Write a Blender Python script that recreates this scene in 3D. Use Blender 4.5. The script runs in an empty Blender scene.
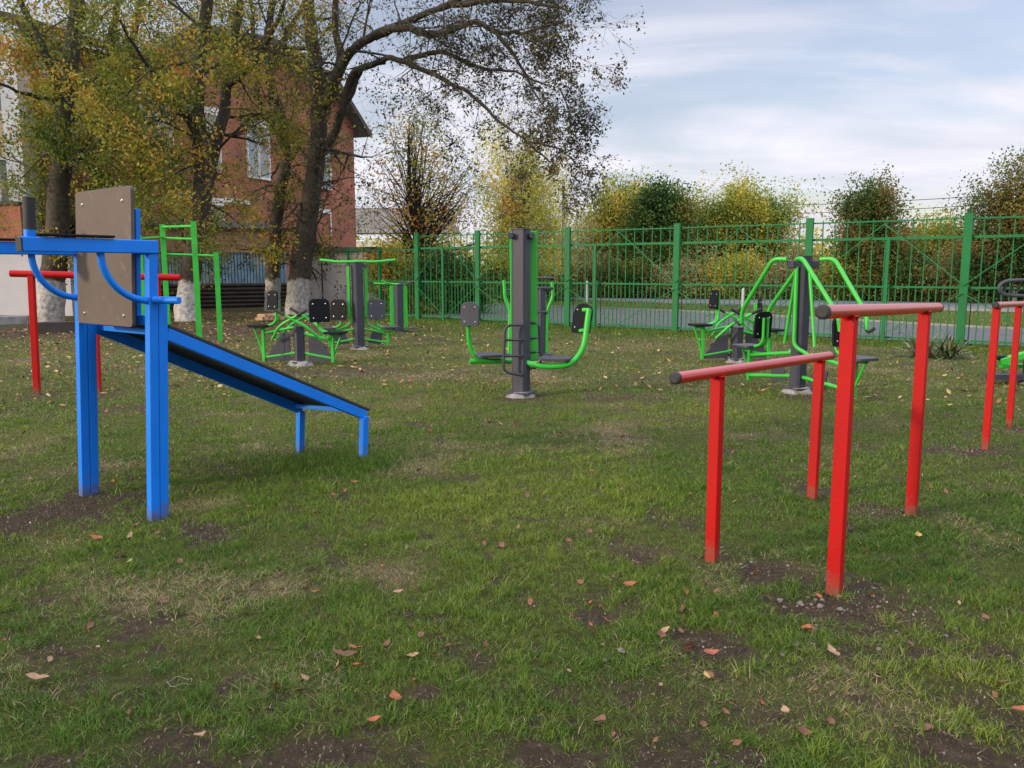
import bpy, math, random
import numpy as np
from mathutils import Vector, Matrix, noise as mnoise
random.seed(7); rng = np.random.default_rng(7)
R = math.radians
scene = bpy.context.scene
col = scene.collection
# ------------------------------------------------------------------ camera
FPX, CAMH = 820.0, 1.55; TILT = math.atan(114/FPX); S = FPX/773.0
cam_d = bpy.data.cameras.new('camera'); cam = bpy.data.objects.new('camera', cam_d); col.objects.link(cam)
cam.location = (0, 0, CAMH); cam.rotation_euler = (math.pi/2 - TILT, 0, 0)
cam_d.sensor_width = 36; cam_d.lens = FPX/1024*36; cam_d.clip_end = 3000; cam_d.clip_start = .05
scene.camera = cam
# ------------------------------------------------------------------ light
SUN_EL, SUN_AZ = R(14), math.atan2(-.89, -.46)      # direction towards the sun, measured from +Y to +X
w = bpy.data.worlds.new('World'); scene.world = w; w.use_nodes = True
nt = w.node_tree; nt.nodes.clear(); N = nt.nodes; L = nt.links
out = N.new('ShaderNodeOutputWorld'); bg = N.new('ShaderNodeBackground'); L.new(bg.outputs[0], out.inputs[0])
sky = N.new('ShaderNodeTexSky'); sky.sky_type = 'NISHITA'; sky.sun_disc = False
sky.sun_elevation = SUN_EL; sky.sun_rotation = SUN_AZ; sky.dust_density = 1.5; sky.air_density = 1.0
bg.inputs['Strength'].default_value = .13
tc = N.new('ShaderNodeTexCoord'); sp = N.new('ShaderNodeSeparateXYZ'); L.new(tc.outputs['Generated'], sp.inputs[0])
zz = N.new('ShaderNodeMath'); zz.operation = 'ADD'; zz.inputs[1].default_value = .16; L.new(sp.outputs['Z'], zz.inputs[0])
zm = N.new('ShaderNodeMath'); zm.operation = 'MAXIMUM'; zm.inputs[1].default_value = .05; L.new(zz.outputs[0], zm.inputs[0])
dx = N.new('ShaderNodeMath'); dx.operation = 'DIVIDE'; L.new(sp.outputs['X'], dx.inputs[0]); L.new(zm.outputs[0], dx.inputs[1])
dy = N.new('ShaderNodeMath'); dy.operation = 'DIVIDE'; L.new(sp.outputs['Y'], dy.inputs[0]); L.new(zm.outputs[0], dy.inputs[1])
cb = N.new('ShaderNodeCombineXYZ'); L.new(dx.outputs[0], cb.inputs[0]); L.new(dy.outputs[0], cb.inputs[1])
mp = N.new('ShaderNodeMapping'); mp.inputs['Scale'].default_value = (.55, 1.1, 1); mp.inputs['Rotation'].default_value = (0, 0, R(-14)); mp.inputs['Location'].default_value = (3.1, .7, 0)
L.new(cb.outputs[0], mp.inputs['Vector'])
nz = N.new('ShaderNodeTexNoise'); nz.inputs['Scale'].default_value = .95; nz.inputs['Detail'].default_value = 9; nz.inputs['Roughness'].default_value = .52; nz.inputs['Distortion'].default_value = .9
L.new(mp.outputs[0], nz.inputs['Vector'])
rp = N.new('ShaderNodeValToRGB'); rp.color_ramp.elements[0].position = .40; rp.color_ramp.elements[0].color = (.30,.30,.30,1); rp.color_ramp.elements[1].position = .55; rp.color_ramp.elements[1].color = (1,1,1,1)
L.new(nz.outputs['Fac'], rp.inputs['Fac'])
nz2 = N.new('ShaderNodeTexNoise'); nz2.inputs['Scale'].default_value = 2.6; nz2.inputs['Detail'].default_value = 6; L.new(mp.outputs[0], nz2.inputs['Vector'])
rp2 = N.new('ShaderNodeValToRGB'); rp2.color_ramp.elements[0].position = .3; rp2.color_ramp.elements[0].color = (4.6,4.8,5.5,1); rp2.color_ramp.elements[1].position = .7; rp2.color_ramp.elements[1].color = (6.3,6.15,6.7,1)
L.new(nz2.outputs['Fac'], rp2.inputs['Fac'])
mixs = N.new('ShaderNodeMix'); mixs.data_type = 'RGBA'
L.new(rp.outputs[0], mixs.inputs[0]); tn=N.new('ShaderNodeVectorMath'); tn.operation='MULTIPLY'; tn.inputs[1].default_value=(1.12,1.04,1.12); L.new(sky.outputs[0],tn.inputs[0]); L.new(tn.outputs[0], mixs.inputs[6]); L.new(rp2.outputs[0], mixs.inputs[7])
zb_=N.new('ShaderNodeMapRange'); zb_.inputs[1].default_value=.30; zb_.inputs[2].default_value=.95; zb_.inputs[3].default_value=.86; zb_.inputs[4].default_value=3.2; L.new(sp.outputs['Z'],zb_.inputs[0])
mu=N.new('ShaderNodeVectorMath'); mu.operation='SCALE'; L.new(mixs.outputs[2],mu.inputs[0]); L.new(zb_.outputs[0],mu.inputs['Scale']); L.new(mu.outputs[0], bg.inputs['Color'])   # added sky boost overhead, above the view, to brighten the ground
sd = bpy.data.lights.new('sun', 'SUN'); so = bpy.data.objects.new('sun', sd); col.objects.link(so)
sd.energy = 2.6; sd.angle = R(4); sd.color = (1, .82, .60)
sdir = Vector((math.sin(SUN_AZ)*math.cos(SUN_EL), math.cos(SUN_AZ)*math.cos(SUN_EL), math.sin(SUN_EL)))
so.rotation_euler = sdir.to_track_quat('Z', 'Y').to_euler(); so.location = (-20, -10, 20)
scene.view_settings.view_transform = 'Standard'; scene.view_settings.look = 'None'
scene.view_settings.exposure = 0.52; scene.view_settings.gamma = 1
# ------------------------------------------------------------------ photograph measuring helpers
ct, st = math.cos(TILT), math.sin(TILT)
def ray(px, py):
    u = (px-512)/FPX; v = (384-py)/FPX
    return Vector((u, ct+v*st, -st+v*ct))
def G(px, py, z=0.0):                  # the point of the ground seen at a pixel
    d = ray(px, py); k = (z-CAMH)/d.z
    return Vector((d.x*k, d.y*k, z))
def P(px, py, Y):                      # the point at distance Y seen at a pixel
    d = ray(px, py); k = Y/d.y
    return Vector((d.x*k, Y, CAMH+d.z*k))
def HZ(Y, py):                         # height at distance Y that shows at row py
    return P(512, py, Y).z
# ------------------------------------------------------------------ object helpers
def tag(o, label=None, cat=None, group=None, kind=None):
    if label: o['label'] = label
    if cat: o['category'] = cat
    if group: o['group'] = group
    if kind: o['kind'] = kind
    return o
def thing(name, loc, label, cat, group=None):
    o = bpy.data.objects.new(name, None); col.objects.link(o); o.location = loc; o.empty_display_size = .2
    return tag(o, label, cat, group)
def V(p): return Vector(p)
def root_of(o):
    while o.parent: o = o.parent
    return o
class MB:
    def __init__(s): s.v = []; s.f = []; s.sm = []
    def add(s, vs, fs, smooth=False):
        b = len(s.v); s.v += [tuple(x) for x in vs]
        s.f += [tuple(i+b for i in f) for f in fs]; s.sm += [smooth]*len(fs)
    def hexa(s, c):        # 8 corners: bottom 0-3 ccw, top 4-7
        s.add(c, [(3,2,1,0),(4,5,6,7),(0,1,5,4),(1,2,6,5),(2,3,7,6),(3,0,4,7)])
    def box(s, c, size, rz=0):
        m = Matrix.Rotation(rz, 3, 'Z'); c = V(c); hx,hy,hz = [q/2 for q in size]
        s.hexa([c+m@V((x,y,z)) for z in (-hz,hz) for x,y in ((-hx,-hy),(hx,-hy),(hx,hy),(-hx,hy))])
    def beam(s, a, b, wd, ht, up=(0,0,1)):   # rectangular bar from a to b
        a=V(a); b=V(b); d=(b-a).normalized(); up=V(up)
        if abs(d.dot(up))>.98: up=V((0,1,0)) if abs(d.y)<.9 else V((1,0,0))
        r=d.cross(up).normalized()*wd/2; u=r.cross(d).normalized()*ht/2
        s.hexa([a-r-u, a+r-u, a+r+u, a-r+u, b-r-u, b+r-u, b+r+u, b-r+u])
    def vbeam(s, a, b, wd, dp, axis):        # upright bar whose width runs along axis (xy)
        a=V(a); b=V(b); x=V((axis[0],axis[1],0)).normalized(); y=V((-x.y,x.x,0))
        q=[(-1,-1),(1,-1),(1,1),(-1,1)]
        s.hexa([p+x*i*wd/2+y*j*dp/2 for p in (a,b) for i,j in q])
    def tube(s, pts, r, n=10, cap=True):
        pts=[V(p) for p in pts]; m=len(pts); rs=r if isinstance(r,(list,tuple)) else [r]*m
        vs=[]; prev=None
        for i,p in enumerate(pts):
            d=(pts[min(i+1,m-1)]-pts[max(i-1,0)]).normalized()
            if prev is None:
                a=V((0,0,1)) if abs(d.z)<.9 else V((1,0,0)); x=d.cross(a).normalized()
            else: x=(prev-d*prev.dot(d)).normalized()
            prev=x; y=d.cross(x)
            for k in range(n):
                t=2*math.pi*k/n; vs.append(p+(x*math.cos(t)+y*math.sin(t))*rs[i])
        fs=[(i*n+k,i*n+(k+1)%n,(i+1)*n+(k+1)%n,(i+1)*n+k) for i in range(m-1) for k in range(n)]
        s.add(vs,fs,True)
        if cap: s.add(vs[:n],[tuple(range(n))[::-1]]); s.add(vs[-n:],[tuple(range(n))])
    def slab(s, outline, O, X, Y, th):       # extruded outline, thickness along X x Y
        O=V(O);X=V(X).normalized();Y=V(Y).normalized();Z=X.cross(Y).normalized()*th/2;n=len(outline)
        vs=[O+X*x+Y*y-Z for x,y in outline]+[O+X*x+Y*y+Z for x,y in outline]
        s.add(vs,[tuple(range(n))[::-1],tuple(range(n,2*n))]+[(i,(i+1)%n,n+(i+1)%n,n+i) for i in range(n)])
    def build(s, name, mat, parent=None, bevel=0, loc=None, label=None):
        me=bpy.data.meshes.new(name); base=V((0,0,0))
        if parent: base=root_of(parent).location.copy()
        elif loc is not None: base=V(loc)
        me.from_pydata([(x-base.x,y-base.y,z-base.z) for x,y,z in s.v],[],s.f)
        me.polygons.foreach_set('use_smooth', s.sm); me.materials.append(mat); me.update()
        o=bpy.data.objects.new(name,me); col.objects.link(o)
        if parent: o.parent=parent
        else: o.location=base
        if bevel:
            b=o.modifiers.new('bevel','BEVEL'); b.width=bevel; b.segments=2; b.limit_method='ANGLE'; b.angle_limit=R(50)
        if label: o['label']=label
        return o
def fillet(pts, rad, seg=6):
    pts=[V(p) for p in pts]; o=[pts[0]]
    for i in range(1,len(pts)-1):
        a,b,c=pts[i-1],pts[i],pts[i+1]; r=min(rad,(a-b).length*.48,(c-b).length*.48)
        p=b+(a-b).normalized()*r; q=b+(c-b).normalized()*r
        for k in range(seg+1):
            t=k/seg; o.append(p*(1-t)**2+b*2*t*(1-t)+q*t*t)
    return o+[pts[-1]]
def rrect(wd,ht,r,seg=4,topr=None):
    topr=topr or r; o=[]
    for cx,cy,a,rr in ((wd/2-r,-ht/2+r,-90,r),(wd/2-topr,ht/2-topr,0,topr),(-wd/2+topr,ht/2-topr,90,topr),(-wd/2+r,-ht/2+r,180,r)):
        for k in range(seg+1):
            t=R(a+90*k/seg); o.append((cx+rr*math.cos(t),cy+rr*math.sin(t)))
    return o
def npmesh(name, verts, faces, mat, parent=None, attrs=None, smooth=False, loc=(0,0,0), facesize=None):
    """verts Nx3, faces MxK (or flat list of K-gons)"""
    me=bpy.data.meshes.new(name); base=V(loc)
    if parent: base=root_of(parent).location
    verts=np.asarray(verts,dtype=np.float32)-np.array(base,dtype=np.float32)
    if isinstance(faces,list): sizes=np.concatenate([np.full(len(f),f.shape[1]) for f in faces]); idx=np.concatenate([f.ravel() for f in faces])
    else: sizes=np.full(len(faces),faces.shape[1]); idx=faces.ravel()
    me.vertices.add(len(verts)); me.vertices.foreach_set('co',verts.ravel())
    me.loops.add(len(idx)); me.loops.foreach_set('vertex_index',idx.astype(np.int32))
    me.polygons.add(len(sizes)); st_=np.concatenate([[0],np.cumsum(sizes)[:-1]]).astype(np.int32)
    me.polygons.foreach_set('loop_start',st_); me.polygons.foreach_set('loop_total',sizes.astype(np.int32))
    me.polygons.foreach_set('use_smooth',np.full(len(sizes),smooth))
    for k,a in (attrs or {}).items():
        at=me.attributes.new(k,'FLOAT','POINT'); at.data.foreach_set('value',np.asarray(a,dtype=np.float32))
    me.update(calc_edges=True); me.validate(); me.materials.append(mat)
    o=bpy.data.objects.new(name,me); col.objects.link(o)
    if parent: o.parent=parent
    else: o.location=base
    return o
# ------------------------------------------------------------------ materials
def mat(name, base, rough=.6, var=.15, scale=6, bump=0, bscale=40, metal=0, spec=.5, dirt=0, dirtcol=(.10,.075,.05), coords='Object', mud=0):
    m=bpy.data.materials.new(name); m.use_nodes=True; n=m.node_tree.nodes; l=m.node_tree.links; b=n['Principled BSDF']
    b.inputs['Roughness'].default_value=rough; b.inputs['Metallic'].default_value=metal; b.inputs['Specular IOR Level'].default_value=spec
    t=n.new('ShaderNodeTexCoord'); nz=n.new('ShaderNodeTexNoise'); nz.inputs['Scale'].default_value=scale; nz.inputs['Detail'].default_value=8
    l.new(t.outputs[coords],nz.inputs['Vector'])
    r=n.new('ShaderNodeValToRGB'); r.color_ramp.elements[0].position=.3; r.color_ramp.elements[1].position=.7
    r.color_ramp.elements[0].color=tuple(c*(1-var) for c in base)+(1,); r.color_ramp.elements[1].color=tuple(min(1,c*(1+var)) for c in base)+(1,)
    l.new(nz.outputs['Fac'],r.inputs['Fac']); outc=r.outputs[0]
    if dirt:
        n2=n.new('ShaderNodeTexNoise'); n2.inputs['Scale'].default_value=scale*3; n2.inputs['Detail'].default_value=10; n2.inputs['Roughness'].default_value=.7
        l.new(t.outputs[coords],n2.inputs['Vector'])
        r2=n.new('ShaderNodeValToRGB'); r2.color_ramp.elements[0].position=.56; r2.color_ramp.elements[1].position=.75
        r2.color_ramp.elements[1].color=(dirt,)*3+(1,); r2.color_ramp.elements[0].color=(0,0,0,1); l.new(n2.outputs['Fac'],r2.inputs['Fac'])
        mx=n.new('ShaderNodeMix'); mx.data_type='RGBA'; l.new(r2.outputs[0],mx.inputs[0]); l.new(outc,mx.inputs[6]); mx.inputs[7].default_value=dirtcol+(1,); outc=mx.outputs[2]
    if mud:
        sx=n.new('ShaderNodeSeparateXYZ'); l.new(t.outputs[coords],sx.inputs[0]); nm=n.new('ShaderNodeTexNoise'); nm.inputs['Scale'].default_value=22; nm.inputs['Detail'].default_value=8; nm.inputs['Roughness'].default_value=.75; l.new(t.outputs[coords],nm.inputs['Vector'])
        ma=n.new('ShaderNodeMath'); ma.operation='MULTIPLY_ADD'; ma.inputs[1].default_value=-.55; l.new(nm.outputs['Fac'],ma.inputs[0]); l.new(sx.outputs['Z'],ma.inputs[2])
        mr=n.new('ShaderNodeMapRange'); mr.inputs[1].default_value=-.27; mr.inputs[2].default_value=-.15; mr.inputs[3].default_value=mud; mr.inputs[4].default_value=0; l.new(ma.outputs[0],mr.inputs[0])
        mz=n.new('ShaderNodeMix'); mz.data_type='RGBA'; l.new(mr.outputs[0],mz.inputs[0]); l.new(outc,mz.inputs[6]); mz.inputs[7].default_value=(.10,.07,.045,1); outc=mz.outputs[2]
        # scattered chips and scuffs
        nc=n.new('ShaderNodeTexNoise'); nc.inputs['Scale'].default_value=38; nc.inputs['Detail'].default_value=5; nc.inputs['Roughness'].default_value=.65; l.new(t.outputs[coords],nc.inputs['Vector'])
        mc=n.new('ShaderNodeMapRange'); mc.inputs[1].default_value=.69; mc.inputs[2].default_value=.72; mc.inputs[3].default_value=0; mc.inputs[4].default_value=.55; l.new(nc.outputs['Fac'],mc.inputs[0])
        mk=n.new('ShaderNodeMix'); mk.data_type='RGBA'; l.new(mc.outputs[0],mk.inputs[0]); l.new(outc,mk.inputs[6]); mk.inputs[7].default_value=(.10,.085,.075,1); outc=mk.outputs[2]
    l.new(outc,b.inputs['Base Color'])
    rr=n.new('ShaderNodeMapRange'); rr.inputs[3].default_value=max(0,rough-.12); rr.inputs[4].default_value=min(1,rough+.12); l.new(nz.outputs['Fac'],rr.inputs[0]); l.new(rr.outputs[0],b.inputs['Roughness'])
    if bump:
        nb=n.new('ShaderNodeTexNoise'); nb.inputs['Scale'].default_value=bscale; nb.inputs['Detail'].default_value=6; l.new(t.outputs[coords],nb.inputs['Vector'])
        bp=n.new('ShaderNodeBump'); bp.inputs['Strength'].default_value=bump; bp.inputs['Distance'].default_value=.01; l.new(nb.outputs['Fac'],bp.inputs['Height']); l.new(bp.outputs[0],b.inputs['Normal'])
    return m
def brickmat(name, c1, c2, mortar, bw=.25, bh=.075, ms=.012):
    m=mat(name,c1,.9,bump=.3); n=m.node_tree.nodes; l=m.node_tree.links; b=n['Principled BSDF']
    t=n.new('ShaderNodeTexCoord'); br=n.new('ShaderNodeTexBrick'); br.inputs['Color1'].default_value=c1+(1,); br.inputs['Color2'].default_value=c2+(1,); br.inputs['Mortar'].default_value=mortar+(1,)
    br.inputs['Scale'].default_value=1; br.inputs['Brick Width'].default_value=bw; br.inputs['Row Height'].default_value=bh; br.inputs['Mortar Size'].default_value=ms
    s=n.new('ShaderNodeSeparateXYZ'); l.new(t.outputs['Object'],s.inputs[0]); h=n.new('ShaderNodeMath'); h.operation='MULTIPLY_ADD'; h.inputs[1].default_value=.9; l.new(s.outputs['X'],h.inputs[0]); l.new(s.outputs['Y'],h.inputs[2])
    c=n.new('ShaderNodeCombineXYZ'); l.new(h.outputs[0],c.inputs[0]); l.new(s.outputs['Z'],c.inputs[1]); l.new(c.outputs[0],br.inputs['Vector'])
    nz=n.new('ShaderNodeTexNoise'); nz.inputs['Scale'].default_value=.7; nz.inputs['Detail'].default_value=8; l.new(t.outputs['Object'],nz.inputs['Vector'])
    mr=n.new('ShaderNodeMapRange'); mr.inputs[1].default_value=.3; mr.inputs[2].default_value=.7; mr.inputs[3].default_value=.65; mr.inputs[4].default_value=1.25; l.new(nz.outputs['Fac'],mr.inputs[0])
    mx=n.new('ShaderNodeMix'); mx.data_type='RGBA'; mx.blend_type='MULTIPLY'; mx.inputs[0].default_value=1; l.new(br.outputs['Color'],mx.inputs[6]); l.new(mr.outputs[0],mx.inputs[7]); l.new(mx.outputs[2],b.inputs['Base Color'])
    return m
def attrmat(name, stops, rough=.7, attr='rnd', trans=0.0, spec=.3, noise_mix=0):
    m=bpy.data.materials.new(name); m.use_nodes=True; n=m.node_tree.nodes; l=m.node_tree.links; b=n['Principled BSDF']
    a=n.new('ShaderNodeAttribute'); a.attribute_name=attr; r=n.new('ShaderNodeValToRGB'); e=r.color_ramp.elements
    while len(e)<len(stops): e.new(.5)
    for i,(p,c) in enumerate(stops): e[i].position=p; e[i].color=tuple(c)+(1,)
    l.new(a.outputs['Fac'],r.inputs['Fac']); l.new(r.outputs[0],b.inputs['Base Color']); b.inputs['Roughness'].default_value=rough; b.inputs['Specular IOR Level'].default_value=spec
    if trans:
        tr=n.new('ShaderNodeBsdfTranslucent'); l.new(r.outputs[0],tr.inputs[0]); mx=n.new('ShaderNodeMixShader'); mx.inputs[0].default_value=trans
        l.new(b.outputs[0],mx.inputs[1]); l.new(tr.outputs[0],mx.inputs[2]); l.new(mx.outputs[0],n['Material Output'].inputs[0])
    return m
BLUE=mat('blue_paint',(.002,.16,.66),.5,.08,3,.12,60,dirt=.25,dirtcol=(.01,.10,.35),spec=.3,mud=.75)
RED=mat('red_paint',(.33,.0015,.002),.55,.1,3,.12,60,dirt=.25,dirtcol=(.22,.01,.01),spec=.2,mud=.7)
REDR=mat('red_rail_paint',(.38,.002,.004),.30,.08,3,.15,50,dirt=.2,dirtcol=(.3,.03,.03),spec=.6)
GREEN=mat('bright_green_paint',(.025,.36,.03),.45,.1,4,.08,60,dirt=.25,dirtcol=(.03,.20,.03),mud=.5)
FGREEN=mat('fence_green_paint',(.002,.115,.030),.6,.15,2,0,spec=.25)
GREY=mat('charcoal_paint',(.040,.042,.056),.5,.12,5,.15,80,dirt=.25,dirtcol=(.09,.085,.08),spec=.3)
BLACK=mat('black_rubber',(.012,.012,.014),.7,.3,20,.2,120)
PAD=mat('black_plastic',(.008,.009,.011),.7,.2,10,.1,90,spec=.12)
GPAD=mat('slate_plastic',(.028,.031,.043),.55,.15,10,.1,90)
STEEL=mat('bright_steel',(.6,.6,.6),.3,.1,30,metal=1)
CONC=mat('concrete',(.22,.215,.21),.9,.25,7,.5,40,dirt=.4)
PLY=mat('brown_film_plywood',(.072,.052,.037),.65,.18,3,.15,40,dirt=.4,dirtcol=(.20,.16,.125))
DECK=mat('dark_plywood',(.025,.024,.022),.6,.3,5,.2,60)
BRICK=brickmat('red_brick',(.34,.080,.034),(.25,.052,.022),(.26,.17,.13))
BRICK2=brickmat('orange_brick',(.34,.10,.045),(.28,.075,.035),(.22,.14,.10))
WHITE=mat('white_trim',(.68,.68,.66),.6,.1,2,dirt=.3,dirtcol=(.35,.33,.3))
CREAM=mat('cream_plaster',(.62,.50,.30),.9,.12,.6,.2,8)
PLASTER=mat('grey_white_plaster',(.37,.37,.39),.9,.14,.7,.2,8,dirt=.3,dirtcol=(.3,.28,.26))
GARAGE=mat('grey_render',(.46,.44,.42),.9,.22,.9,.4,10,dirt=.5,dirtcol=(.2,.17,.14))
ROOF=mat('grey_roof_sheet',(.17,.165,.16),.7,.2,1.5)
DROOF=mat('dark_roof',(.045,.04,.038),.8,.3,2)
WOOD=mat('weathered_wood',(.42,.25,.14),.85,.35,3,.4,20,dirt=.4)
DWOOD=mat('dark_log_wood',(.05,.038,.03),.9,.4,3,.5,10)
BLUEW=mat('pale_blue_board',(.24,.40,.52),.8,.3,3,dirt=.6,dirtcol=(.45,.5,.52))
GLASS=mat('window_glass',(.20,.23,.26),.08,.2,.8,spec=1)
ASPH=mat('asphalt',(.068,.070,.075),.9,.15,2,.5,60)
REDR.node_tree.nodes['Principled BSDF'].inputs['Coat Weight'].default_value=.35; REDR.node_tree.nodes['Principled BSDF'].inputs['Coat Roughness'].default_value=.22
# ------------------------------------------------------------------ ground: masks shared by the soil sheet and the blades
def vnoise(x,y,s,seed=0):
    x=np.asarray(x)*s+seed*17.3+1000; y=np.asarray(y)*s+seed*9.1+1000
    xi=np.floor(x).astype(np.int64); yi=np.floor(y).astype(np.int64); fx=x-xi; fy=y-yi; fx=fx*fx*(3-2*fx); fy=fy*fy*(3-2*fy)
    def h(a,b):
        n=(a*374761393+b*668265263+seed*974711)&0x7fffffff; n=((n^(n>>13))*1274126177)&0x7fffffff; return ((n^(n>>16))&0xffff)/65535.0
    return (h(xi,yi)*(1-fx)+h(xi+1,yi)*fx)*(1-fy)+(h(xi,yi+1)*(1-fx)+h(xi+1,yi+1)*fx)*fy
def fbm(x,y,s,seed=0,o=4):
    t=0;a=1;n=0
    for k in range(o): t=t+a*vnoise(x,y,s*2**k,seed+k); n+=a; a*=.55
    return t/n
# bare soil spots and straw spots as seen (pixel centre, pixel radii)
DIRT=[(820,492,48,9,1),(880,512,70,12,.8),(845,600,105,30,.9),(770,575,60,20,.9),(790,600,60,16,.8),(640,556,45,14,.8),(60,512,75,20,1.1),(10,530,60,16,1),(205,532,62,13,.9),(130,497,40,9,.8),
 (330,752,110,20,.8),(560,758,110,14,.5),(700,650,70,16,.6),(760,715,90,18,.7),(930,745,70,18,.6),(465,652,42,18,.7),(600,620,60,14,.5),(985,655,60,14,.5),(30,764,80,12,.7),(720,760,80,12,.6),(160,655,50,12,.6),(520,690,60,14,.6),(640,690,50,12,.6),(880,655,60,14,.6),(60,600,40,10,.6),(840,700,50,12,.6),(400,600,40,9,.5),(980,452,50,6,.9),(1010,430,30,4,.7),
 (300,461,24,6,.7),(363,467,18,4,.6),(522,400,34,4,.8),(800,397,36,4,.8),(620,398,60,6,.7),(560,385,60,4,.5),(370,370,60,7,.8),(300,372,50,5,.8),(37,396,20,4,.7),(98,397,28,5,.7),(130,410,60,8,.6),(330,345,70,7,.6),(640,378,70,4,.4),(420,340,50,4,.5),(200,343,40,6,.7),(40,330,60,10,.8),(120,330,60,8,.8),(240,330,60,8,.8),(840,385,50,4,.6),(690,355,50,4,.5),(10,370,30,4,.6)]
STRAW=[(260,585,110,26,1),(110,600,70,24,.8),(380,575,80,18,.8),(500,600,60,14,.3),(470,375,120,8,.5),(560,430,150,20,.35),(940,560,80,20,.4),(870,520,80,12,.4),(420,470,100,14,.3),(60,360,90,10,.6)]
def project(x,y):
    fw=y*ct+CAMH*st; up=y*st-CAMH*ct; fw=np.maximum(fw,.05)
    return 512+x/fw*FPX, 384-up/fw*FPX
def fence_y(x): return (19-.7*(x-4))*S
def spots(x,y,lst):
    m=np.zeros_like(x)
    for px,py,rx,ry,a in lst:
        c=G(px,py); cx,cy=c.x,c.y; wx=rx/FPX*cy; wy=abs(G(px,py-ry).y-G(px,py+ry).y)/2
        m=np.maximum(m,a*np.clip(1.35-np.sqrt(((x-cx)/wx)**2+((y-cy)/wy)**2),0,1))
    return m
def masks(x,y):
    n1=fbm(x,y,.9,3); n2=fbm(x,y,3.2,8,3); n3=fbm(x,y,.35,21,3)
    d=spots(x,y,DIRT)*(.55+.9*n2)
    d=np.clip(np.maximum(d*1.25-.22, (n1*.55+n2*.45-.64)*7),0,1)
    near=np.clip((4.3-y)/2,0,1)
    d=np.clip(d+near*np.clip((n2*.6+n1*.4-.50)*6,0,1)*.8,0,1); d=np.clip(d+np.clip((fbm(x,y,5.5,66,3)-.63)*6,0,.7),0,1)*(y<fence_y(x)+.5)
    # leaf-littered worn ground beneath the big trees
    tr=np.clip((y-15)/6,0,1)*np.clip((-x-1.5)/4,0,1)
    d=np.clip(d+tr*(.25+.6*n2),0,1)
    s=np.clip(spots(x,y,STRAW)*(.3+1.3*n2)+ (fbm(x,y,1.7,41,3)-.58)*2.2 ,0,1)
    s=s*(y<fence_y(x)+.5); s=np.clip(s+np.clip((y-6)/10,0,1)*np.clip(1-(y-17)/3,0,1)*.25*n3*2,0,1)
    return d,s,n3
def relief(x,y):
    r=np.hypot(x,y); k=np.clip(1-r/40,0,1)
    return (.03*(fbm(x,y,.35,5,2)-.5)+.022*(fbm(x,y,4,13,3)-.5)*np.clip(1-r/14,0,1))*k
nth,nr=900,420
rr_=np.concatenate([np.geomspace(.6,14,nr-120),np.geomspace(14.2,900,120)]); 
front=np.linspace(-48,48,nth-100); back=np.linspace(48,312,101)[1:]; ang=np.radians(np.concatenate([front,back[:-1]])); nth=len(ang)
TH,RR=np.meshgrid(ang,rr_); gx=(RR*np.sin(TH)).ravel(); gy=(RR*np.cos(TH)).ravel(); gz=relief(gx,gy); gz[RR.ravel()>40]=0
d_,s_,n3_=masks(gx,gy)
gv=np.stack([gx,gy,gz],1); gv=np.vstack([gv,[[0,0,0]]])
i=np.arange(nr-1)[:,None]*nth; j=np.arange(nth)[None,:]; jn=(j+1)%nth
gf=np.stack([i+j,i+jn,i+nth+jn,i+nth+j],-1).reshape(-1,4)
cf=np.stack([np.full(nth,nr*nth),(np.arange(nth)+1)%nth,np.arange(nth)],1)
gm=bpy.data.materials.new('lawn_soil'); gm.use_nodes=True; n=gm.node_tree.nodes; l=gm.node_tree.links; b=n['Principled BSDF']; b.inputs['Roughness'].default_value=.95; b.inputs['Specular IOR Level'].default_value=.15
t=n.new('ShaderNodeTexCoord')
def nn(s,dt=10,ro=.6):
    q=n.new('ShaderNodeTexNoise'); q.inputs['Scale'].default_value=s; q.inputs['Detail'].default_value=dt; q.inputs['Roughness'].default_value=ro; l.new(t.outputs['Object'],q.inputs['Vector']); return q
def ramp(src,stops):
    r=n.new('ShaderNodeValToRGB'); e=r.color_ramp.elements
    while len(e)<len(stops): e.new(.5)
    for i_,(p,c) in enumerate(stops): e[i_].position=p; e[i_].color=tuple(c)+(1,)
    l.new(src,r.inputs['Fac']); return r
def mixc(f,a,bb):
    m=n.new('ShaderNodeMix'); m.data_type='RGBA'; l.new(f,m.inputs[0]); l.new(a,m.inputs[6]); l.new(bb,m.inputs[7]); return m.outputs[2]
soil=ramp(nn(16,14,.78).outputs['Fac'],[(.3,(.028,.019,.013)),(.5,(.062,.043,.029)),(.72,(.125,.094,.066))])
grs=ramp(nn(14,12,.7).outputs['Fac'],[(.28,(.030,.038,.008)),(.5,(.068,.082,.015)),(.75,(.15,.145,.036))])
strw=ramp(nn(18,12,.7).outputs['Fac'],[(.3,(.07,.055,.028)),(.7,(.22,.17,.095))])
ad=n.new('ShaderNodeAttribute'); ad.attribute_name='dirt'; as_=n.new('ShaderNodeAttribute'); as_.attribute_name='straw'
c=mixc(as_.outputs['Fac'],grs.outputs[0],strw.outputs[0])
md=n.new('ShaderNodeMath'); md.operation='MULTIPLY_ADD'; md.inputs[1].default_value=1.0; l.new(ad.outputs['Fac'],md.inputs[0])
fn=nn(22,8,.7); q2=n.new('ShaderNodeMath'); q2.operation='MULTIPLY_ADD'; q2.inputs[1].default_value=2.4; q2.inputs[2].default_value=-1.2; l.new(fn.outputs['Fac'],q2.inputs[0]); l.new(q2.outputs[0],md.inputs[2])
cl=n.new('ShaderNodeClamp'); l.new(md.outputs[0],cl.inputs[0]); c=mixc(cl.outputs[0],c,soil.outputs[0]); l.new(c,b.inputs['Base Color'])
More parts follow.
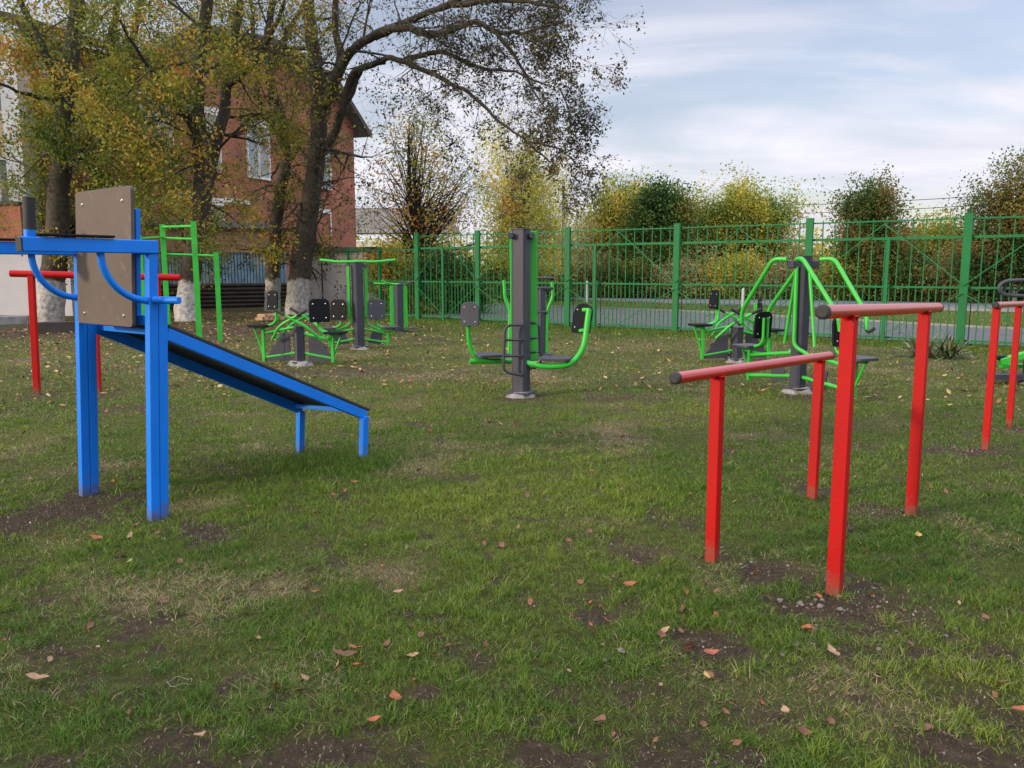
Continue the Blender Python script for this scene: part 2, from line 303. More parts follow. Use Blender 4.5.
bp=n.new('ShaderNodeBump'); bp.inputs['Strength'].default_value=1; bp.inputs['Distance'].default_value=.05; l.new(nn(24,12,.8).outputs['Fac'],bp.inputs['Height']); l.new(bp.outputs[0],b.inputs['Normal'])
grd=npmesh('ground',gv,[gf,cf],gm,attrs={'dirt':np.append(d_,.5),'straw':np.append(s_,.3)},smooth=True); grd['kind']='structure'
def gh(x,y): return float(relief(np.array([x]),np.array([y]))[0])
# ------------------------------------------------------------------ grass blades
def fence_y(x): return (19-.7*(x-4))*S
def blades(x,y,h,wd,lean,col_):
    n_=len(x); a=rng.uniform(0,2*np.pi,n_); z=relief(x,y)-.003
    dx_,dy_=np.cos(a),np.sin(a); la=rng.uniform(0,2*np.pi,n_); lx,ly=np.cos(la)*lean*h,np.sin(la)*lean*h
    vz=np.zeros((n_,5,3),np.float32)
    hh=h*np.sqrt(np.maximum(.1,1-np.clip(lean,0,.93)**2))
    for k,(s1,f,g_) in enumerate(((-.5,0,0),(.5,0,0),(.4,.55,.30),(-.4,.55,.30),(0,1,1))):
        vz[:,k,0]=x+dx_*wd*s1+lx*g_; vz[:,k,1]=y+dy_*wd*s1+ly*g_; vz[:,k,2]=z+hh*f
    o=np.arange(n_)[:,None]*5
    return vz.reshape(-1,3), o+np.array([0,1,2,3]), o+np.array([3,2,4]), np.repeat(col_,5)
def wedge(n_,r0,r1,p=1.0,half=42):
    u=rng.random(n_); r=(r0**(2-p)+u*(r1**(2-p)-r0**(2-p)))**(1/(2-p)); a=np.radians(rng.uniform(-half,half,n_)); return r*np.sin(a),r*np.cos(a)
sets=[]
def addset(n_,r0,r1,h0,h1,w0,p,leanr=(.3,1.0),tuft=0,trad=.03,thr=.5):
    if tuft:
        m=n_//tuft; cx,cy=wedge(m,r0,r1,p); d,s,_=masks(cx,cy); k=rng.random(m)<np.clip(1.15-d*1.25,0.03,1)*np.clip((fbm(cx,cy,2.3,77,3)-.42)*7,.06,1); cx,cy,s=cx[k],cy[k],s[k]
        hs=rng.uniform(.6,1.25,len(cx)); tc_=rng.random(len(cx))
        x=np.repeat(cx,tuft)+rng.normal(0,trad,len(cx)*tuft); y=np.repeat(cy,tuft)+rng.normal(0,trad,len(cx)*tuft); hs=np.repeat(hs,tuft); s=np.repeat(s,tuft); tcx=np.repeat(tc_,tuft)
    else:
        x,y=wedge(n_,r0,r1,p); d,s,_=masks(x,y); k=rng.random(n_)<np.clip(1.1-d*1.15,0.02,1); x,y,s=x[k],y[k],s[k]; hs=.6+.8*fbm(x,y,1.5,55,2); tcx=rng.random(len(x))
    k=(y<fence_y(x)+.3)&(y<27+0*x); x,y,s,hs,tcx=x[k],y[k],s[k],hs[k],tcx[k]
    h=rng.uniform(h0,h1,len(x))*hs; ln=rng.uniform(*leanr,len(x)); isst=rng.random(len(x))<s*.85+.05
    ln=np.where(isst,rng.uniform(.75,1.1,len(x)),ln)
    big=np.clip((fbm(x,y,.45,90,3)-.3)*2.2,0,1)
    c_=np.where(isst,.72+.28*rng.random(len(x)),np.clip(.05+.26*big+.2*tcx+.14*rng.random(len(x)),0,.64))
    sets.append(blades(x,y,h,w0*rng.uniform(.7,1.3,len(x)),ln,c_))
addset(60000,1.9,6.0,.035,.075,.0034,.5,(.35,1.0),tuft=42,trad=.024)
addset(290000,1.9,6.5,.010,.036,.0026,.6,(.4,1.05))
addset(150000,1.9,6,.025,.060,.0032,.6,(.4,1.02),tuft=22,trad=.018)
addset(150000,5,11,.015,.045,.005,.7,(.35,1.05))
addset(80000,5,11,.03,.065,.007,.7,(.3,.95),tuft=16,trad=.035)
addset(190000,10.5,32,.02,.055,.013,.9)
# taller greener fringe along the fence and about the bench feet
xs=rng.uniform(-4,14,34000); ys=fence_y(xs)+rng.exponential(.55,34000)*-1+.45
sets.append(blades(xs,ys,rng.uniform(.05,.13,len(xs)),.012*rng.uniform(.7,1.3,len(xs)),rng.uniform(.2,.9,len(xs)),np.clip(rng.normal(.3,.15,len(xs)),.05,.62)))
for px_,py_,n__,sp__,hh_ in ((340,463,5000,.28,.09),(363,466,1500,.10,.10),(310,462,1500,.14,.08),(640,466,0,.1,.1)):
    c_0=G(px_,py_)
    if n__: xs=rng.normal(c_0.x,sp__,n__); ys=rng.normal(c_0.y,sp__*1.1,n__); sets.append(blades(xs,ys,rng.uniform(.4,1,n__)*hh_,.005*rng.uniform(.7,1.3,n__),rng.uniform(.3,.95,n__),np.clip(rng.normal(.25,.13,n__),.02,.62)))
# verge beyond the fence
xs=rng.uniform(-8,22,45000); ys=rng.uniform(19,52,45000)
k=(ys>fence_y(xs)+.2); xs,ys=xs[k],ys[k]; sets.append(blades(xs,ys,rng.uniform(.03,.09,len(xs)),.035*rng.uniform(.7,1.3,len(xs)),rng.uniform(.3,.95,len(xs)),np.clip(rng.normal(.35,.15,len(xs)),.05,.66)))
# flat dead stems lying everywhere, also across the bare soil
for n_,r0,r1,w0,l0 in ((22000,1.9,6,.0018,.032),(30000,6,14,.0045,.04),(20000,13,26,.010,.06)):
    x,y=wedge(n_,r0,r1,.7); d,s,_=masks(x,y); k=(rng.random(n_)<.25+.5*s+.35*d)&(y<fence_y(x)+.2); x,y=x[k],y[k]
    sets.append(blades(x,y,rng.uniform(.4,1.3,len(x))*l0,w0*rng.uniform(.7,1.4,len(x)),rng.uniform(.9,1.05,len(x)),rng.uniform(.68,.93,len(x))))
vv=[];f4=[];f3=[];cc=[];o=0
for a_,q_,t_,c_ in sets: vv.append(a_); f4.append(q_+o); f3.append(t_+o); cc.append(c_); o+=len(a_)
GRASS=attrmat('grass_blade',[(0,(.024,.068,.010)),(.25,(.060,.128,.014)),(.5,(.155,.215,.026)),(.66,(.26,.26,.045)),(.74,(.26,.20,.10)),(1,(.38,.30,.18))],.55,trans=.25,spec=.25)
go=npmesh('grass',np.vstack(vv),[np.vstack(f4),np.vstack(f3)],GRASS,attrs={'rnd':np.concatenate(cc)}); tag(go,'short patchy lawn grass with straw coloured tufts','grass',kind='stuff')
# soil crumbs
x,y=wedge(90000,1.9,11,.7); d,s,_=masks(x,y); k=rng.random(len(x))<(d-.15)*1.1; x,y=x[k],y[k]; n_=len(x); z=relief(x,y)
sz=np.minimum(rng.exponential(.0035,n_)+.002,.010)*(.55+.45*np.clip(y/5,0,1.5)); c3_=np.stack([x,y,z+sz*.25],1); tv=np.array([[1,0,-.4],[-.5,.87,-.4],[-.5,-.87,-.4],[.1,0,.9]]); rot=rng.uniform(0,6.28,n_)
tv_=np.repeat(tv[None],n_,0)*rng.uniform(.6,1.3,(n_,4,1)); X_=tv_[...,0]*np.cos(rot)[:,None]-tv_[...,1]*np.sin(rot)[:,None]; Y_=tv_[...,0]*np.sin(rot)[:,None]+tv_[...,1]*np.cos(rot)[:,None]
vv_=c3_[:,None,:]+np.stack([X_,Y_,tv_[...,2]],-1)*sz[:,None,None]; ff_=(np.arange(n_)[:,None,None]*4+np.array([[0,1,3],[1,2,3],[2,0,3]])[None]).reshape(-1,3)
so2=npmesh('soil_crumbs',vv_.reshape(-1,3),ff_,attrmat('crumbs',[(0,(.035,.026,.02)),(.6,(.09,.068,.05)),(.93,(.16,.13,.10)),(1,(.30,.28,.25))],.95),attrs={'rnd':np.repeat(rng.random(n_),4)}); tag(so2,'loose crumbs of dark soil on the bare patches','soil',kind='stuff')
# ------------------------------------------------------------------ roads
def sheet(name,pts,z,m,th=0):
    mb=MB(); 
    if th: mb.slab([(p[0],p[1]) for p in pts],(0,0,z-th/2),(1,0,0),(0,1,0),th)
    else: mb.add([(p[0],p[1],z) for p in pts],[tuple(range(len(pts)))])
    o=mb.build(name,m); o['kind']='structure'; return o
e0=[(x,y*S) for x,y in [(26,10.5),(12.6,20.3),(6.9,28.2),(2.9,31.4),(-5.2,37)]]      # far edge of the near road
n0=[(x,y*S) for x,y in [(24,2.0),(12,14.2),(6,18.6),(2,21.4),(-4.6,26.8)]]
sheet('road',n0+e0[::-1],.03,ASPH)
kb=MB()
for a_,b_ in zip(e0[:-1],e0[1:]): kb.beam((*a_,.03),(*b_,.03),.12,.10)
o=kb.build('kerb',CONC); o['kind']='structure'
f0=[(x,y*S) for x,y in [(-14,48.5),(2.5,40.5),(9,34.5),(17,29.5),(40,18)]]; f1=[(x,y*S) for x,y in [(-14,59),(2.5,50),(9,43.5),(17,38),(40,27)]]
sheet('pavement',f0+f1[::-1],.05,mat('pale_asphalt',(.11,.11,.115),.9,.12,2))
kb=MB()
for a_,b_ in zip(f0[:-1],f0[1:]): kb.beam((*a_,.05),(*b_,.05),.10,.08)
o=kb.build('kerb',CONC); o['kind']='structure'
# ------------------------------------------------------------------ green fence
def make_fence():
    k=math.hypot(1,.7*S); ux=V((1/k,-.7*S/k,0))
    def fp(x): return V((x,fence_y(x),0))
    root=thing('picket_fence',fp(4),'tall green metal picket fence with crossed braces running along the road','fence')
    posts=[-2.9,-.99,1.48,4.0,6.53,9.0,11.5,14.0]
    for x in posts:
        m=MB(); p=fp(x); m.vbeam(p-V((0,0,.05)),p+V((0,0,2.66)),.155,.08,ux); m.vbeam(p+V((0,0,2.66)),p+V((0,0,2.672)),.165,.09,ux); m.build('post',FGREEN,root,.005)
    p0,p1=fp(-2.9),fp(14); off=V((ux.y,-ux.x,0))*-.065
    for z,h in ((2.20,.055),(1.2,.04),(.14,.04),(2.56,.03)):
        m=MB(); m.beam(p0+off+V((0,0,z)),p1+off+V((0,0,z)),.03,h); m.build('rail',FGREEN,root)
    for a,b in zip(posts[:-1],posts[1:]):
        A,B=fp(a),fp(b); Ln=(B-A).length; m=MB(); nb=2*int(round(Ln/.25))
        for i in range(1,nb):
            p=A+(B-A)*i/nb+off*1.6; top=2.62+random.uniform(-.01,.01) if i%2==0 else 1.26
            lean=V((random.uniform(-.006,.006),0,0))
            m.vbeam(p+V((0,0,.06)),p+lean+V((0,0,top)),.020,.02,ux)
        m.build('picket_panel',FGREEN,root)
        off2=off*-1.0; mid=(A+B)/2
        for s0,s1 in ((A,mid),(mid,B)):
            up=s0 is A
            m=MB(); m.beam(s0+off2+V((0,0,1.25 if up else 2.5)),s1+off2+V((0,0,2.5 if up else 1.25)),.014,.018); m.build('diagonal_brace',FGREEN,root)
            m=MB(); m.beam(s0+off2*1.3+V((0,0,1.1 if up else .15)),s1+off2*1.3+V((0,0,.15 if up else 1.1)),.014,.016); m.build('diagonal_brace',FGREEN,root)
    for x in (2.2,7.85,-2.0):
        p=fp(x)-off*1.4; m=MB(); m.vbeam(p,p+V((0,0,2.2)),.07,.05,ux); m.build('support_post',FGREEN,root,.004)
    # lower gate at the garage end
    g=thing('gate',fp(-4.6),'lower green barred gate between the grey garage and the tall fence','gate')
    A,B=fp(-5.35),fp(-2.98)
    for x in (-5.35,-4.2): p=fp(x); m=MB(); m.vbeam(p,p+V((0,0,2.25)),.07,.07,ux); m.build('post',FGREEN,g,.004)
    m=MB(); 
    for z in (2.17,1.2,.15): m.beam(A+V((0,0,z)),B+V((0,0,z)),.03,.04)
    m.build('rail',FGREEN,g)
    m=MB(); nb=22
    for i in range(1,nb): p=A+(B-A)*i/nb+off*.6; m.vbeam(p+V((0,0,.1)),p+V((0,0,2.2 if i%2 else 1.3)),.018,.018,ux)
    m.build('picket_panel',FGREEN,g)
make_fence()
# ------------------------------------------------------------------ buildings
def wallbox(mb,A,B,z0,z1,th=.3):   # wall slab from A to B, thickness behind
    A=V((A[0],A[1],0));B=V((B[0],B[1],0)); d=(B-A).normalized(); nrm=V((-d.y,d.x,0))
    mb.hexa([A+V((0,0,z0)),B+V((0,0,z0)),B+nrm*th+V((0,0,z0)),A+nrm*th+V((0,0,z0)),A+V((0,0,z1)),B+V((0,0,z1)),B+nrm*th+V((0,0,z1)),A+nrm*th+V((0,0,z1))])
BA,BB=P(40,270,30.2*S),P(357,270,50*S); BA.z=BB.z=0
bd=(BB-BA).normalized(); bn=V((-bd.y,bd.x,0)); BL=(BB-BA).length
def bpt(s,z,o=0): p=BA+bd*s-bn*o; return V((p.x,p.y,z))
def s_at(px):                      # distance along the facade that shows at column px
    u=(px-512)/FPX*ct; # BA.x+s dx = u*(BA.y+s dy) (horizon approx)
    return (u*BA.y-BA.x)/(bd.x-u*bd.y)
def z_at(px,py): s=s_at(px); return HZ(bpt(s,0).y,py)
school=thing('brick_building',bpt(BL/2,0),'two storey red brick building with white framed windows behind the big trees','building')
EV=HZ(50*S,126)
m=MB(); wd=11
gs0,gs1=s_at(150),BL
gm_=(gs0+gs1)/2; PK=EV+2.7
m.hexa([bpt(0,0),bpt(BL,0),bpt(BL,0,-wd),bpt(0,0,-wd),bpt(0,EV),bpt(BL,EV),bpt(BL,EV,-wd),bpt(0,EV,-wd)]); m.build('wall',BRICK,school)
kx=(gs1-gs0)*.17
prof=[(gs0-.1,EV),(gs1+.1,EV),(gs1-kx,EV+2.0),(gm_,PK),(gs0+kx,EV+2.0)]
m=MB(); n_=len(prof); vs=[bpt(s,z,.0) for s,z in prof]+[bpt(s,z,-wd) for s,z in prof]
m.add(vs,[tuple(range(n_)),tuple(range(n_,2*n_))[::-1]]+[((i+1)%n_,i,n_+i,n_+(i+1)%n_) for i in range(n_)]); m.build('gable',BRICK,school)
pr=[(gs1+1.0,EV-.55),(gs1-kx+.1,EV+2.15),(gm_,PK+.2),(gs0+kx-.1,EV+2.15),(gs0-.3,EV-.1)]
m=MB()
for (s0,z0),(s1,z1) in zip(pr[:-1],pr[1:]):
    m.hexa([bpt(s0,z0,.7),bpt(s0,z0,-wd),bpt(s1,z1,-wd),bpt(s1,z1,.7),bpt(s0,z0+.18,.7),bpt(s0,z0+.18,-wd),bpt(s1,z1+.18,-wd),bpt(s1,z1+.18,.7)])
m.hexa([bpt(-.6,EV+.02,.7),bpt(gs0+.2,EV+.02,.7),bpt(gs0+.2,EV+1.7,-wd/2),bpt(-.6,EV+1.7,-wd/2),bpt(-.6,EV+.22,.7),bpt(gs0+.2,EV+.22,.7),bpt(gs0+.2,EV+1.9,-wd/2),bpt(-.6,EV+1.9,-wd/2)])
m.build('roof',ROOF,school)
m=MB()
for (s0,z0),(s1,z1) in zip(pr[:-1],pr[1:]): m.beam(bpt(s0,z0+.02,.73),bpt(s1,z1+.02,.73),.05,.3)
m.beam(bpt(-.6,EV+.1,.74),bpt(gs0,EV+.1,.74),.05,.22); m.build('fascia',DROOF,school)
wz0,wz1=z_at(263,178),z_at(263,125)
lz0,lz1=max(.9,wz0-4.2),wz0-1.6
for cpx in (75,118,165,213,263,325):
    s=s_at(cpx); wl=1.75
    for z0,z1 in (((wz0,wz1),(lz0-.6,lz1)) if cpx in (118,213) else ((wz0,wz1),)):
        fr=MB(); 
        for a,b_ in (((s-wl/2,z0),(s+wl/2,z0)),((s-wl/2,z1),(s+wl/2,z1))): fr.beam(bpt(a[0]-.04,a[1],.03),bpt(b_[0]+.04,b_[1],.03),.12,.12)
        for q in (s-wl/2,s,s+wl/2): fr.beam(bpt(q,z0,.03),bpt(q,z1,.03),.1,.10)
        fr.beam(bpt(s-wl/2,z0+(z1-z0)*.68,.035),bpt(s+wl/2,z0+(z1-z0)*.68,.035),.07,.07)
        wn=fr.build('window',WHITE,school)
        g=MB(); g.hexa([bpt(s-wl/2,z0,.012),bpt(s+wl/2,z0,.012),bpt(s+wl/2,z0,-.01),bpt(s-wl/2,z0,-.01),bpt(s-wl/2,z1,.012),bpt(s+wl/2,z1,.012),bpt(s+wl/2,z1,-.01),bpt(s-wl/2,z1,-.01)]); g.build('pane',GLASS,wn)
        ls=MB(); ls.beam(bpt(s-wl/2-.25,z1+.2,.03),bpt(s+wl/2+.25,z1+.2,.03),.08,.2); ls.build('lintel',WHITE,wn)
# thin white band course and drain pipe
zb=z_at(243,206.6)-.1
for a,b_ in ((100,140),(175,200),(228,252),(316,332)): m=MB(); m.beam(bpt(s_at(a),zb+.35,.03),bpt(s_at(b_),zb+.35,.03),.06,.22); m.build('band_course',WHITE,school)
m=MB(); m.tube([bpt(s_at(331),.3,.1),bpt(s_at(331),zb+.2,.1)],.04,6); m.build('drainpipe',WHITE,school)
# cream block at the far left
cb_=thing('plastered_building',P(-40,270,28*S),'cream plastered block with a bright white corner column, far left','building'); cb_.location.z=0
m=MB(); a_=P(-190,270,25.5*S); b__=P(20,270,28.6*S); wallbox(m,a_,b__,0,11.5,1.6); m.build('wall',CREAM,cb_)
c1,c2=P(17,270,28.4*S),P(34,270,28.4*S); m=MB(); m.box((c1.x/2+c2.x/2,28.7*S,4.9),(abs(c2.x-c1.x),.9,9.8),0); m.build('corner_column',WHITE,cb_)
dd=V((b__.x-a_.x,b__.y-a_.y,0)).normalized()
for q in (.93,.62,.3):
    for z in (4.6,8.0):
        p=V((a_.x,a_.y,0)).lerp(V((b__.x,b__.y,0)),q); fr=MB(); nn_=V((dd.y,-dd.x,0))*.04
        for k in (-.8,0,.8): fr.beam(p+dd*k+nn_+V((0,0,z-.9)),p+dd*k+nn_+V((0,0,z+.9)),.1,.1)
        for k in (-.9,.9): fr.beam(p-dd*.8+nn_+V((0,0,z+k)),p+dd*.8+nn_+V((0,0,z+k)),.1,.1)
        wn=fr.build('window',WHITE,cb_); g=MB(); g.beam(p-dd*.8+nn_*.3+V((0,0,z)),p+dd*.8+nn_*.3+V((0,0,z)),.02,1.8); g.build('pane',GLASS,wn)
# low walls at the left edge
gw=thing('garden_wall',G(10,315),'low pale grey rendered wall behind the red pull-up bar','wall')
m=MB(); A_=G(-260,312);B_=G(73,316); wallbox(m,A_,B_,-.1,HZ(B_.y,246),.25); m.build('wall_panel',PLASTER,gw)
m=MB(); h_=HZ(B_.y,246); wallbox(m,(A_.x,A_.y-.05),(B_.x,B_.y-.05),h_+.002,h_+.09,.36); m.build('coping',CONC,gw)
bw=thing('brick_wall',P(-10,270,26.8*S),'orange brick outbuilding wall showing above the pale wall','wall'); bw.location.z=0
m=MB(); A_=P(-260,270,26.6*S);B_=P(25,270,27*S); wallbox(m,A_,B_,0,HZ(27*S,205),.3); m.build('wall_panel',BRICK2,bw)
m=MB(); h_=HZ(27*S,205); wallbox(m,(A_.x,A_.y-.06),(B_.x,B_.y-.06),h_+.002,h_+.12,.42); m.build('coping',DROOF,bw)
# shed
sh=thing('wooden_shed',G(220,308),'long wooden shed with pale blue boards above a dark log base','shed')
S0,S1=P(78,270,29.5*S),P(287,270,33.5*S)
def spt(t,z,o=0):
    d=(S1-S0).normalized(); nrm=V((d.y,-d.x,0)); p=S0.lerp(S1,t)+nrm*o; return V((p.x,p.y,z))
m=MB(); zz0=HZ(31.5*S,284)
m.hexa([spt(0,0),spt(1,0),spt(1,0,-3.5),spt(0,0,-3.5),spt(0,zz0),spt(1,zz0),spt(1,zz0,-3.5),spt(0,zz0,-3.5)])
m.build('shed_body',DWOOD,sh)
m=MB()
for k in range(6): m.tube([spt(0,.1+k*zz0/6,.03),spt(1,.1+k*zz0/6,.03)],zz0/12.5,8)
m.build('log_base',DWOOD,sh)
m=MB(); zt=HZ(31.5*S,252); nbd=62
for k in range(nbd):
    t0=k/nbd+.001; t1=(k+.80)/nbd
    m.hexa([spt(t0,zz0-.05),spt(t1,zz0-.05),spt(t1,zz0-.05,-.04),spt(t0,zz0-.05,-.04),spt(t0,zt),spt(t1,zt),spt(t1,zt,-.04),spt(t0,zt,-.04)])
m.build('board_wall',BLUEW,sh)
m=MB(); m.hexa([spt(0,zz0,-.08),spt(1,zz0,-.08),spt(1,zz0,-3.4),spt(0,zz0,-3.4),spt(0,zt,-.08),spt(1,zt,-.08),spt(1,zt,-3.4),spt(0,zt,-3.4)]); m.build('inner_wall',DWOOD,sh)
m=MB(); z2=HZ(31.5*S,229); nbd=80
for k in range(nbd):
    t0=k/nbd; t1=(k+.93)/nbd; jz=random.uniform(-.03,.03)
    m.hexa([spt(t0,zt+.02+jz,.10),spt(t1,zt+.02+jz,.10),spt(t1,zt+.02+jz,.06),spt(t0,zt+.02+jz,.06),spt(t0,z2,.10),spt(t1,z2,.10),spt(t1,z2,.06),spt(t0,z2,.06)])
m.build('plank_fascia',WOOD,sh)
m=MB(); m.hexa([spt(-.02,z2,.22),spt(1.02,z2,.22),spt(1.02,z2+.5,-4),spt(-.02,z2+.5,-4),spt(-.02,z2+.1,.22),spt(1.02,z2+.1,.22),spt(1.02,z2+.6,-4),spt(-.02,z2+.6,-4)]); m.build('roof',DROOF,sh)
# garage
ga=thing('garage',G(338,305),'grey rendered garage with a green roof edge beside the gate','garage')
GA,GB=P(309,270,34*S),P(367,270,32.5*S); GA.z=GB.z=0
hz=HZ(33*S,252); m=MB(); wallbox(m,GA,GB,-.1,hz,5); m.build('wall',GARAGE,ga)
m=MB(); wallbox(m,GA+V((-.2,-.25,0)),GB+V((.25,-.2,0)),hz+.002,hz+.2,5.5); m.build('roof',mat('mossy_green_metal',(.03,.09,.04),.7,.3,3),ga,.01)
m=MB(); gd=(GB-GA).normalized(); pm=GA+gd*.75+V((0,-.03,0)); m.beam(pm+V((0,0,.1)),pm+V((0,0,hz-.05)),.05,.04); m.build('door_joint',DROOF,ga)
# far white house
fh=thing('far_house',P(372,270,62*S),'distant low white house with a grey roof right of the brick building','house'); fh.location.z=0
c=P(400,270,62*S); m=MB(); m.box((c.x,62*S+3,1.9),(9,6,3.8)); m.build('wall',WHITE,fh)
m=MB(); m.slab([(-4.9,0),(4.9,0),(3.6,2.3),(-3.6,2.3)],(c.x,62*S-.6,HZ(62*S,234)),(1,0,0),(0,.55,1),.2); m.build('roof',ROOF,fh)
for k in (-3,0,3): m=MB(); m.box((c.x+k,62*S-.03,2.2),(1.1,.06,1.2)); m.build('window',GLASS,fh)
# ------------------------------------------------------------------ trees
BARK=mat('bark',(.040,.033,.022),.95,.6,9,1,16,dirt=.6,dirtcol=(.055,.07,.025))
BARKD=mat('dark_bark',(.038,.033,.029),.95,.35,5,.8,14)
BIRCH=mat('birch_bark',(.5,.48,.44),.8,.3,3,dirt=.9,dirtcol=(.05,.045,.04))
def washed():
    m=mat('whitewashed_bark',(.042,.034,.023),.95,.6,9,1,16,dirt=.6,dirtcol=(.05,.065,.025)); n=m.node_tree.nodes; l=m.node_tree.links; b=n['Principled BSDF']
    src=b.inputs['Base Color'].links[0].from_socket; t=n.new('ShaderNodeTexCoord'); s=n.new('ShaderNodeSeparateXYZ'); l.new(t.outputs['Object'],s.inputs[0])
    nz=n.new('ShaderNodeTexNoise'); nz.inputs['Scale'].default_value=6; nz.inputs['Detail'].default_value=6; l.new(t.outputs['Object'],nz.inputs['Vector'])
    a=n.new('ShaderNodeMath'); a.operation='MULTIPLY_ADD'; a.inputs[1].default_value=.5; l.new(nz.outputs['Fac'],a.inputs[0]); l.new(s.outputs['Z'],a.inputs[2])
    r=n.new('ShaderNodeMapRange'); r.inputs[1].default_value=1.42; r.inputs[2].default_value=1.50; r.inputs[3].default_value=.85; r.inputs[4].default_value=0; l.new(a.outputs[0],r.inputs[0])
    n2=n.new('ShaderNodeTexNoise'); n2.inputs['Scale'].default_value=9; n2.inputs['Detail'].default_value=9; l.new(t.outputs['Object'],n2.inputs['Vector'])
    cr=n.new('ShaderNodeValToRGB'); cr.color_ramp.elements[0].position=.3; cr.color_ramp.elements[0].color=(.17,.155,.13,1); cr.color_ramp.elements[1].position=.6; cr.color_ramp.elements[1].color=(.44,.43,.40,1); l.new(n2.outputs['Fac'],cr.inputs['Fac'])
    mx=n.new('ShaderNodeMix'); mx.data_type='RGBA'; l.new(r.outputs[0],mx.inputs[0]); l.new(src,mx.inputs[6]); l.new(cr.outputs[0],mx.inputs[7]); l.new(mx.outputs[2],b.inputs['Base Color']); return m
WASH=washed()
class Tree:
    def __init__(s): s.v=[]; s.f=[]; s.leaf=[]
    def tube(s,pts,rad,n):
        b=len(s.v)
        for i,p in enumerate(pts):
            d=pts[min(i+1,len(pts)-1)]-pts[max(i-1,0)]
            d=d.normalized() if d.length>1e-6 else V((0,0,1))
            a=V((1,0,0)) if abs(d.x)<.8 else V((0,1,0)); x=d.cross(a).normalized(); y=d.cross(x)
            for k in range(n):
                t=6.28318*k/n; q=p+(x*math.cos(t)+y*math.sin(t))*rad[i]; s.v.append((q.x,q.y,q.z))
        for i in range(len(pts)-1):
            for k in range(n): s.f.append((b+i*n+k,b+i*n+(k+1)%n,b+(i+1)*n+(k+1)%n,b+(i+1)*n+k))
    def limb(s,pts,r0,r1,n=10,seg=4,wob=.022):
        # catmull through the points
        P_=[pts[0]]+list(pts)+[pts[-1]]; out=[]
        for i in range(1,len(P_)-2):
            for k in range(seg):
                t=k/seg; a,b,c,d=P_[i-1],P_[i],P_[i+1],P_[i+2]
                q=.5*((2*b)+(c-a)*t+(2*a-5*b+4*c-d)*t*t+(-a+3*b-3*c+d)*t**3)
                out.append(q+V((random.gauss(0,wob),random.gauss(0,wob),random.gauss(0,wob))) if out else q)
        out.append(P_[-2]); m=len(out); rad=[r0+(r1-r0)*(i/(m-1))**.85 for i in range(m)]
        s.tube(out,rad,n); return out,rad
    def grow(s,p,d,Ln,r,lv,trop=.0,leafy=1.0,spread=.8,minr=.004):
        nseg=4 if lv>1 else 3; pts=[p]; rad=[r]; q=p; dd=d.normalized(); kids=[]
        for i in range(nseg):
            dd=(dd+V((random.gauss(0,.2),random.gauss(0,.2),random.gauss(0,.17)+trop))).normalized(); q=q+dd*Ln/nseg; pts.append(q); rad.append(max(minr,r*(1-.8*(i+1)/nseg))); kids.append((q,dd.copy(),rad[-1]))
        s.tube(pts,rad,5 if r>.03 else 3)
        if lv<=0:
            for q_,d_,_ in kids:
                if random.random()<leafy: s.leaf.append(tuple(q_))
            return
        for i,(q_,d_,rr) in enumerate(kids):
            for _ in range(1 if i<nseg-1 else 3):
                if random.random()<.1: continue
                nd=(d_+V((random.gauss(0,spread),random.gauss(0,spread),random.gauss(0,spread*.8)))).normalized()
                s.grow(q_,nd,Ln*random.uniform(.45,.7),max(minr,rr*.65),lv-1,trop,leafy,spread,minr)
    def along(s,path,rad,lo,hi,step,Ln,lv,trop,leafy,spread=.8,bias=None):
        kr=.16 if (hi<1 and trop<0) else .33
        acc=0
        for i in range(1,len(path)):
            t=i/(len(path)-1); acc+=(path[i]-path[i-1]).length
            if t<lo or t>hi: acc=0; continue
            while acc>step:
                acc-=step; d=(path[i]-path[i-1]).normalized()
                nd=(d*.5+V((random.gauss(0,spread),random.gauss(0,spread),random.gauss(0,spread*.7)))+(bias or V((0,0,0)))).normalized()
                s.grow(path[i].lerp(path[i-1],random.random()),nd,Ln*random.uniform(.6,1.15),max(.012,rad[i]*kr),lv,trop,leafy)
def leafmesh(pts,size,jit,per,name,m,parent,asp=.5,droop=0,colfn=None):
    pts=np.repeat(np.array(pts),per,0); n_=len(pts); pts=pts+np.clip(rng.normal(0,jit,(n_,3)),-1.7*jit,1.7*jit)
    if droop: pts[:,2]-=rng.exponential(droop,n_)
    a=rng.normal(0,1,(n_,3)); a/=np.linalg.norm(a,axis=1)[:,None]; b=rng.normal(0,1,(n_,3)); b=np.cross(a,b); b/=np.linalg.norm(b,axis=1)[:,None]
    sz=size*rng.uniform(.6,1.3,n_)[:,None]; c=np.cross(a,b)
    v=np.stack([pts-a*sz*.5,pts+b*sz*asp*.5+c*sz*.08,pts+a*sz*.5,pts-b*sz*asp*.5+c*sz*.08],1).reshape(-1,3)
    f=np.arange(n_*4).reshape(-1,4)
    base=fbm(pts[:,0]+pts[:,2]*.7,pts[:,1]*.6+pts[:,2],.9,int(abs(pts[0,0])*7)%50,3)
    rnd=np.clip((base-.5)*1.6+.5+rng.normal(0,.13,n_),0,1)
    return npmesh(name,v,f,m,parent,{'rnd':np.repeat(rnd,4)})
OLIVE=attrmat('olive_leaves',[(0,(0.058,0.096,0.013)),(.35,(0.124,0.171,0.020)),(.65,(0.288,0.266,0.028)),(.85,(0.412,0.277,0.035)),(1,(0.349,0.160,0.030))],.6,trans=.35)
DARKL=attrmat('dark_leaves',[(0,(0.020,0.025,0.011)),(.4,(0.045,0.050,0.020)),(.7,(0.091,0.077,0.028)),(1,(0.182,0.105,0.039))],.6,trans=.3)
